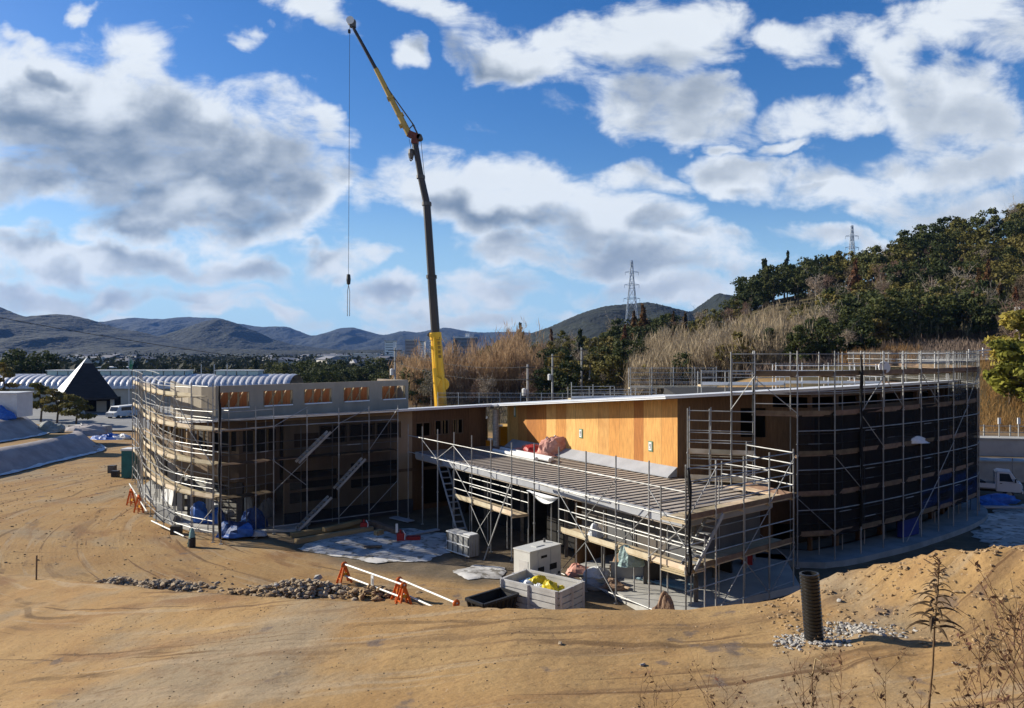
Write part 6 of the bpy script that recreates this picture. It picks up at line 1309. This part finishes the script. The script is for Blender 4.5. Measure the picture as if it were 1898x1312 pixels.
for x in (.21,): 
    g_ = MB(); g_.bar(TT(x,-.65,.9), TT(x,-.65,1.72), .04, .04).bar(TT(x,.65,.9), TT(x,.65,1.72), .04, .04).bar(TT(x,-.65,1.7), TT(x,.65,1.7), .04, .04).bar(TT(x,-.65,1.3), TT(x,.65,1.3), .03, .03); g_.build('headboard', m_tw2, TR)
tag(crumple(tuple(TT(-.8,0,.64)), (.8,.5,.4), 160).build('load_heap', m_black), 'dark load lying on the bed of the small white truck', 'load')
tag(crumple(tuple(G(1838,942)), (1.5,.6,.5), 161).build('tarp_heap', m_blue), 'bright blue tarp on the ground before the white truck', 'tarp')
for k in range(4): a = G(1822,950+k*2)+UP*(.1+.05*k); tag(MB().tube(a, a+Vector((2.2,-.6,.12)), .07, 8).build('plastic_pipe', m_membrane), 'grey pipe in the bunch lying before the white truck', 'pipe', 'pipes before the truck')
p = G(1806,962); sb_ = MB().box(p+UP*.6, (.6,.06,1.2), .3).build('leaning_sheet', M('blue_glass_panel', (.08,.18,.30), (.06,.13,.24), 1, .4)); tag(sb_, 'blue panel standing at the right foot of the netted scaffold', 'panel')
# ------------------------------------------------------------------ foreground
# corrugated black drain pipe
p = G(1508, 1178, hz(6.0, 15.0)); px_, py_ = 6.0, 15.05; pz = hz(px_, py_)-.12; axp = Matrix.Rotation(-.09, 3, 'Y'); prof = []
n = 21; rr = .185; Lp = 1.46
for k in range(n): z = Lp*k/n; prof += [(rr*.86, z), (rr*.86, z+Lp/n*.32), (rr, z+Lp/n*.45), (rr, z+Lp/n*.9)]
prof += [(rr*.86, Lp), (rr*.78, Lp), (rr*.78, Lp-.6), (0, Lp-.6)]
axp = Matrix.Rotation(-.075, 3, 'Y')
dp = thing('drain_pipe', 'black corrugated drain pipe standing upright in the dirt bank', 'pipe', (px_, py_, pz)); MB().lathe(prof, (px_, py_, pz), 26, ax=axp).build('pipe_wall', M('black_pipe_plastic', (.012,.012,.013), (.022,.02,.017), 5, .34, spec=.45), dp)
rr_ = np.random.default_rng(5)
gx_ = np.concatenate([rr_.normal(5.62,.22,120), rr_.normal(6.9,.42,260), rr_.normal(6.1,.25,90)]); gy_ = np.concatenate([rr_.normal(15.1,.16,120), rr_.normal(15.35,.17,260), rr_.normal(14.85,.12,90)]); gy_[120:380] -= (gx_[120:380]-6.9)*.22
gz_ = height(gx_, gy_); rocks('gravel', [(x, y, z+.015, s) for x, y, z, s in zip(gx_, gy_, gz_, rr_.uniform(.015, .05, len(gx_)))], m_gravel, 'pale gravel spilled round the foot of the black drain pipe', 'gravel')
xx = rr_.uniform(5.5, 11.5, 900); yy_ = np.interp(xx, CX, CY)-rr_.uniform(.05, 3.2, 900); rocks('dirt_clods', [(x, y, z, s) for x, y, z, s in zip(xx, yy_, height(xx, yy_), rr_.uniform(.012, .055, 900))], m_mudrock, 'earth clods scattered on the sunlit dirt mound', 'clods', 3)
xx = rr_.uniform(-14, 9, 1900); yy_ = rr_.uniform(12.4, 22, 1900); k = yy_ < np.interp(xx, CX, CY)-.1; xx, yy_ = xx[k], yy_[k]; rocks('pebbles', [(x, y, z, s) for x, y, z, s in zip(xx, yy_, height(xx, yy_), rr_.uniform(.006, .026, len(xx))**1.0)], m_mudrock, 'pebbles scattered over the dirt track', 'pebbles', 4)
xx = rr_.uniform(-38, -2, 2600); yy_ = rr_.uniform(22, 66, 2600); k = (yy_ > np.interp(xx, CX, CY)+1.5) & (xx < np.interp(yy_, [22,38,45,66], [-2,-15,-22,-31])); xx, yy_ = xx[k], yy_[k]; rocks('clods', [(x, y, z, s) for x, y, z, s in zip(xx, yy_, height(xx, yy_), rr_.uniform(.015, .075, len(xx)))], m_mudrock, 'earth clods scattered over the dirt yard left of the building', 'clods', 6)
def heap(name, cu, cv, n, rx, ry, h, label, seed, mat, smin=.03, smax=.15):
    r_ = np.random.default_rng(seed); c = G(cu, cv); x = r_.normal(0, .45, n); y = r_.normal(0, .45, n); z = h*np.exp(-(x*x+y*y)*2)*r_.uniform(.2, 1, n); X_ = c.x+x*rx; Y_ = c.y+y*ry
    rocks(name, [(a, b, max(0, g)+d, s) for a, b, g, d, s in zip(X_, Y_, height(X_, Y_), z, r_.uniform(smin, smax, n))], mat, label, 'rubble', seed)
heap('rubble', 560, 1106, 480, 2.4, .8, .55, 'grey rubble heap behind the dirt bank below the barricades', 11, m_rock)
heap('rubble', 300, 1098, 300, 2.2, .7, .3, 'smaller rubble heap behind the dirt bank at the left', 12, m_rock)
heap('rubble', 215, 1093, 160, 1.2, .6, .35, 'pale broken stones at the left end of the rubble', 13, m_rock)
heap('rubble', 480, 1108, 200, 1.6, .6, .2, 'earthy lumps between the two rubble heaps', 15, m_mudrock)
heap('rubble', 690, 1112, 160, 1.5, .6, .35, 'low rubble under the white barrier pipes', 14, m_mudrock)
for i, (u, v, l) in enumerate(((512,1108,'white stone on the rubble heap, left one'),(588,1096,'white stone on the crest of the rubble heap'))): p = G(u, v)+UP*.35; tag(rocks('stone', [(p.x,p.y,p.z,.2)], m_gravel, l, 'stone', 20+i, kind=None), l, 'stone')
for i, (u, v, y, l) in enumerate(((1038,1190,15.5,'grey stone lying alone on the dirt track, left'),(1192,1225,14.4,'pale stone lying alone on the dirt track, right'),(1556,1130,16.6,'pale round stone on the mound above the drain pipe'),(1770,1172,13.4,'dark stone on the mound right of the tall weed'))): x = ux(u, y); tag(rocks('stone', [(x, y, hz(x, y)+.02, .06)], m_rock if i in (0, 3) else m_gravel, l, 'stone', 30+i, kind=None), l, 'stone')
x = ux(79, 30); stk_ = MB().tube((x,29.6,hz(x,29.6)-.1), (x+.02,29.6,hz(x,29.6)+.95), .03, 6).build('survey_stake', m_browndeck); tag(stk_, 'thin wooden stake standing alone in the dirt at the left', 'stake')
# dry weeds
m_stem = M('dry_stem', (.20,.115,.06), (.12,.07,.04), 6, .9, rnd=.2); m_wleaf = leafmat('dry_weed_leaf', (.17,.095,.055), (.10,.058,.036), tr=.2); m_straw = M('straw_stem', (.42,.31,.16), (.30,.21,.11), 5, .85)
def goldenrod(label, y, pts, top_u0):
    base = Vector((ux(pts[0][0], y), y, hz(ux(pts[0][0], y), y)-.05)); path = [base]+[P(u, v, y) for u, v in pts[1:]]; root = thing('goldenrod', label, 'weed', base)
    MB().path(path, .013, 6, taper=lambda t: 1-.65*t).build('stem', m_stem, root); V = []; F_ = []; L_ = MB()
    r_ = np.random.default_rng(9); a0, a1 = P(1727,1172,y), P(1741,1048,y); n = 46
    for k in range(n):
        t = k/n; p = a0.lerp(a1, t); ang = k*2.4; L = (.24*(1-t)**.7+.05)*r_.uniform(.75, 1.15); d = Vector((math.cos(ang), math.sin(ang)*.8, 0)); w = L*.15; pv = []
        for j in range(6):
            s = j/5; q = p+d*L*s+UP*(.22*L*math.sin(s*2.2)-.42*L*s*s); pv.append((q, w*math.sin(math.pi*min(1, .12+s*.88))))
        sd = d.cross(UP).normalized(); o = len(L_.v); vs = []
        for q, ww in pv: vs += [q-sd*ww*.5-UP*ww*.35, q, q+sd*ww*.5-UP*ww*.35]
        L_.add(vs, [(3*j+i, 3*j+i+1, 3*j+i+4, 3*j+i+3) for j in range(5) for i in range(2)])
    L_.build('leaves', m_wleaf, root)
    s = MB()
    for k in range(16): t = k/16; p = a0.lerp(a1, .75+.3*t); s.tube(p, p+Vector((r_.normal()*.05, r_.normal()*.05, .05)), .006, 3)
    s.build('seed_head', m_stem, root)
goldenrod('tall dry weed with drooping brown leaves rising before the mound', 7.0, [(1716,1450),(1722,1312),(1729,1240),(1732,1175),(1738,1100),(1742,1046)], 0)
def weed(label, y, u, vtop, spread=.3, nb=9, leafn=30, mat=None, lean=0.0, seed=0, grp='dry weeds in the foreground', r=.006, leafsize=.032, stuffy=False):
    r_ = np.random.default_rng(seed+500); x = ux(u, y); z0 = hz(x, y)-.05; zt = H-(vtop-HV)/F*y; h = max(.3, zt-z0); root = thing('dry_weed', label, 'weed', (x, y, z0), grp); st = MB(); lf = []
    top = Vector((x+lean*h, y, zt)); base = Vector((x, y, z0)); pts = [base.lerp(top, t)+Vector((r_.normal()*.02*h, r_.normal()*.02*h, 0)) for t in np.linspace(0, 1, 6)]; pts[0] = base
    st.path(pts, r, 5, taper=lambda t: 1-.75*t); br = [(pts[2].lerp(pts[5], t), 0) for t in np.linspace(0, .9, nb)]
    tips = []
    for p, _ in br:
        a = r_.uniform(0, 6.28); L = h*spread*r_.uniform(.5, 1.1); d = Vector((math.cos(a), math.sin(a)*.7, 1.1)).normalized(); q = p+d*L*.5; e = q+(d+Vector((0,0,.4))).normalized()*L*.5; st.path([p, q, e], r*.5, 4, taper=lambda t: 1-.7*t); tips.append((p, q, e))
        for k in range(3): s0 = p.lerp(e, r_.uniform(.3, .9)); st.tube(s0, s0+Vector((r_.normal()*.12, r_.normal()*.1, abs(r_.normal())*.12+.05))*h*.35, r*.3, 3)
    st.build('stem', mat or m_stem, root)
    if leafn:
        Cs = []; As = []; Bs = []
        for k in range(leafn):
            p, q, e = tips[int(r_.integers(len(tips)))]; c = q.lerp(e, r_.uniform(0, 1))+Vector(r_.normal(size=3)*.02); a = r_.normal(size=3); a /= np.linalg.norm(a); b_ = np.cross(a, r_.normal(size=3)); b_ /= np.linalg.norm(b_); s = leafsize*r_.uniform(.5, 1.3); Cs.append(np.array(c)); As.append(a*s*.8); Bs.append(b_*s*.35)
        V, Q_ = quads_mesh(np.array(Cs), np.array(As), np.array(Bs)); MB().add(V.tolist(), Q_.tolist()).build('leaves', m_wleaf, root)
W_ = [(8.2,1196,1262,.25,6,20,'leftmost short dry weed at the bottom edge, two stems'),(8.3,1213,1268,.3,6,24,'short dry weed second from the left at the bottom edge'),(8.6,1242,1278,.2,4,0,'thin bare stem third from the left at the bottom edge'),(8.2,1312,1262,.4,8,30,'branching dry weed at the bottom edge below the white stone'),(8.0,1345,1282,.4,7,30,'low feathery dry weed at the bottom edge'),(7.2,1492,1232,.3,9,50,'thin weed rising at the left of the dense clump below the pipe'),(7.0,1510,1268,.4,9,80,'brown dense weed in the clump below the drain pipe'),(7.3,1550,1252,.35,9,60,'reddish weed at the right of the clump below the drain pipe'),(7.6,1544,1165,.05,3,0,'very thin tall straw stem rising before the drain pipe'),(7.1,1640,1246,.3,8,40,'small pointed dry weed left of the tall goldenrod stalk'),(6.6,1712,1290,.4,8,50,'low dark weed at the foot of the tall goldenrod stalk'),(6.4,1790,1262,.3,7,20,'thin grey weed right of the tall goldenrod stalk'),(6.2,1806,1180,.22,14,110,'slim bushy dry weed standing right of the tall goldenrod'),(6.0,1840,1228,.25,7,60,'dark leafed weed with clustered leaves near the right edge'),(5.8,1868,1140,.34,16,60,'big spreading bare weed at the right edge, left one'),(5.7,1892,1120,.36,18,70,'big spreading bare weed at the right edge, right one'),(5.6,1905,1210,.4,14,80,'low tangled weed in the lower right corner')]
for i, (y, u, vt, sp_, nb, ln, l) in enumerate(W_): weed(l, y, u, vt, sp_, nb, ln, seed=i, mat=m_straw if 'straw' in l else None, lean=.04*((i*7) % 5-2)/2, r=.006 if vt > 1200 else .008)
q0 = P(1508,1222,7.4); bl = MB(); bl.path([P(1504,1330,7.4), P(1506,1260,7.4), P(1512,1228,7.4), P(1520,1234,7.35), P(1526,1245,7.3)], .007, 4); o = bl.build('grass_blade', m_straw); tag(o, 'pale bent grass blade in the clump below the drain pipe', 'grass blade')
# thin air between here and the far hills
hzb = MB().box((0, 2600, 245), (11400, 7200, 580)).build('haze', None); tag(hzb, kind='stuff'); hm = bpy.data.materials.new('haze_air'); hm.use_nodes = True; t = hm.node_tree; t.nodes.remove(t.nodes['Principled BSDF'])
pvn = t.nodes.new('ShaderNodeVolumePrincipled'); pvn.inputs['Color'].default_value = (.17,.40,1.0,1); pvn.inputs['Density'].default_value = 4.2e-5; pvn.inputs['Anisotropy'].default_value = .1
t.links.new(pvn.outputs[0], t.nodes['Material Output'].inputs['Volume']); hzb.data.materials.clear(); hzb.data.materials.append(hm)
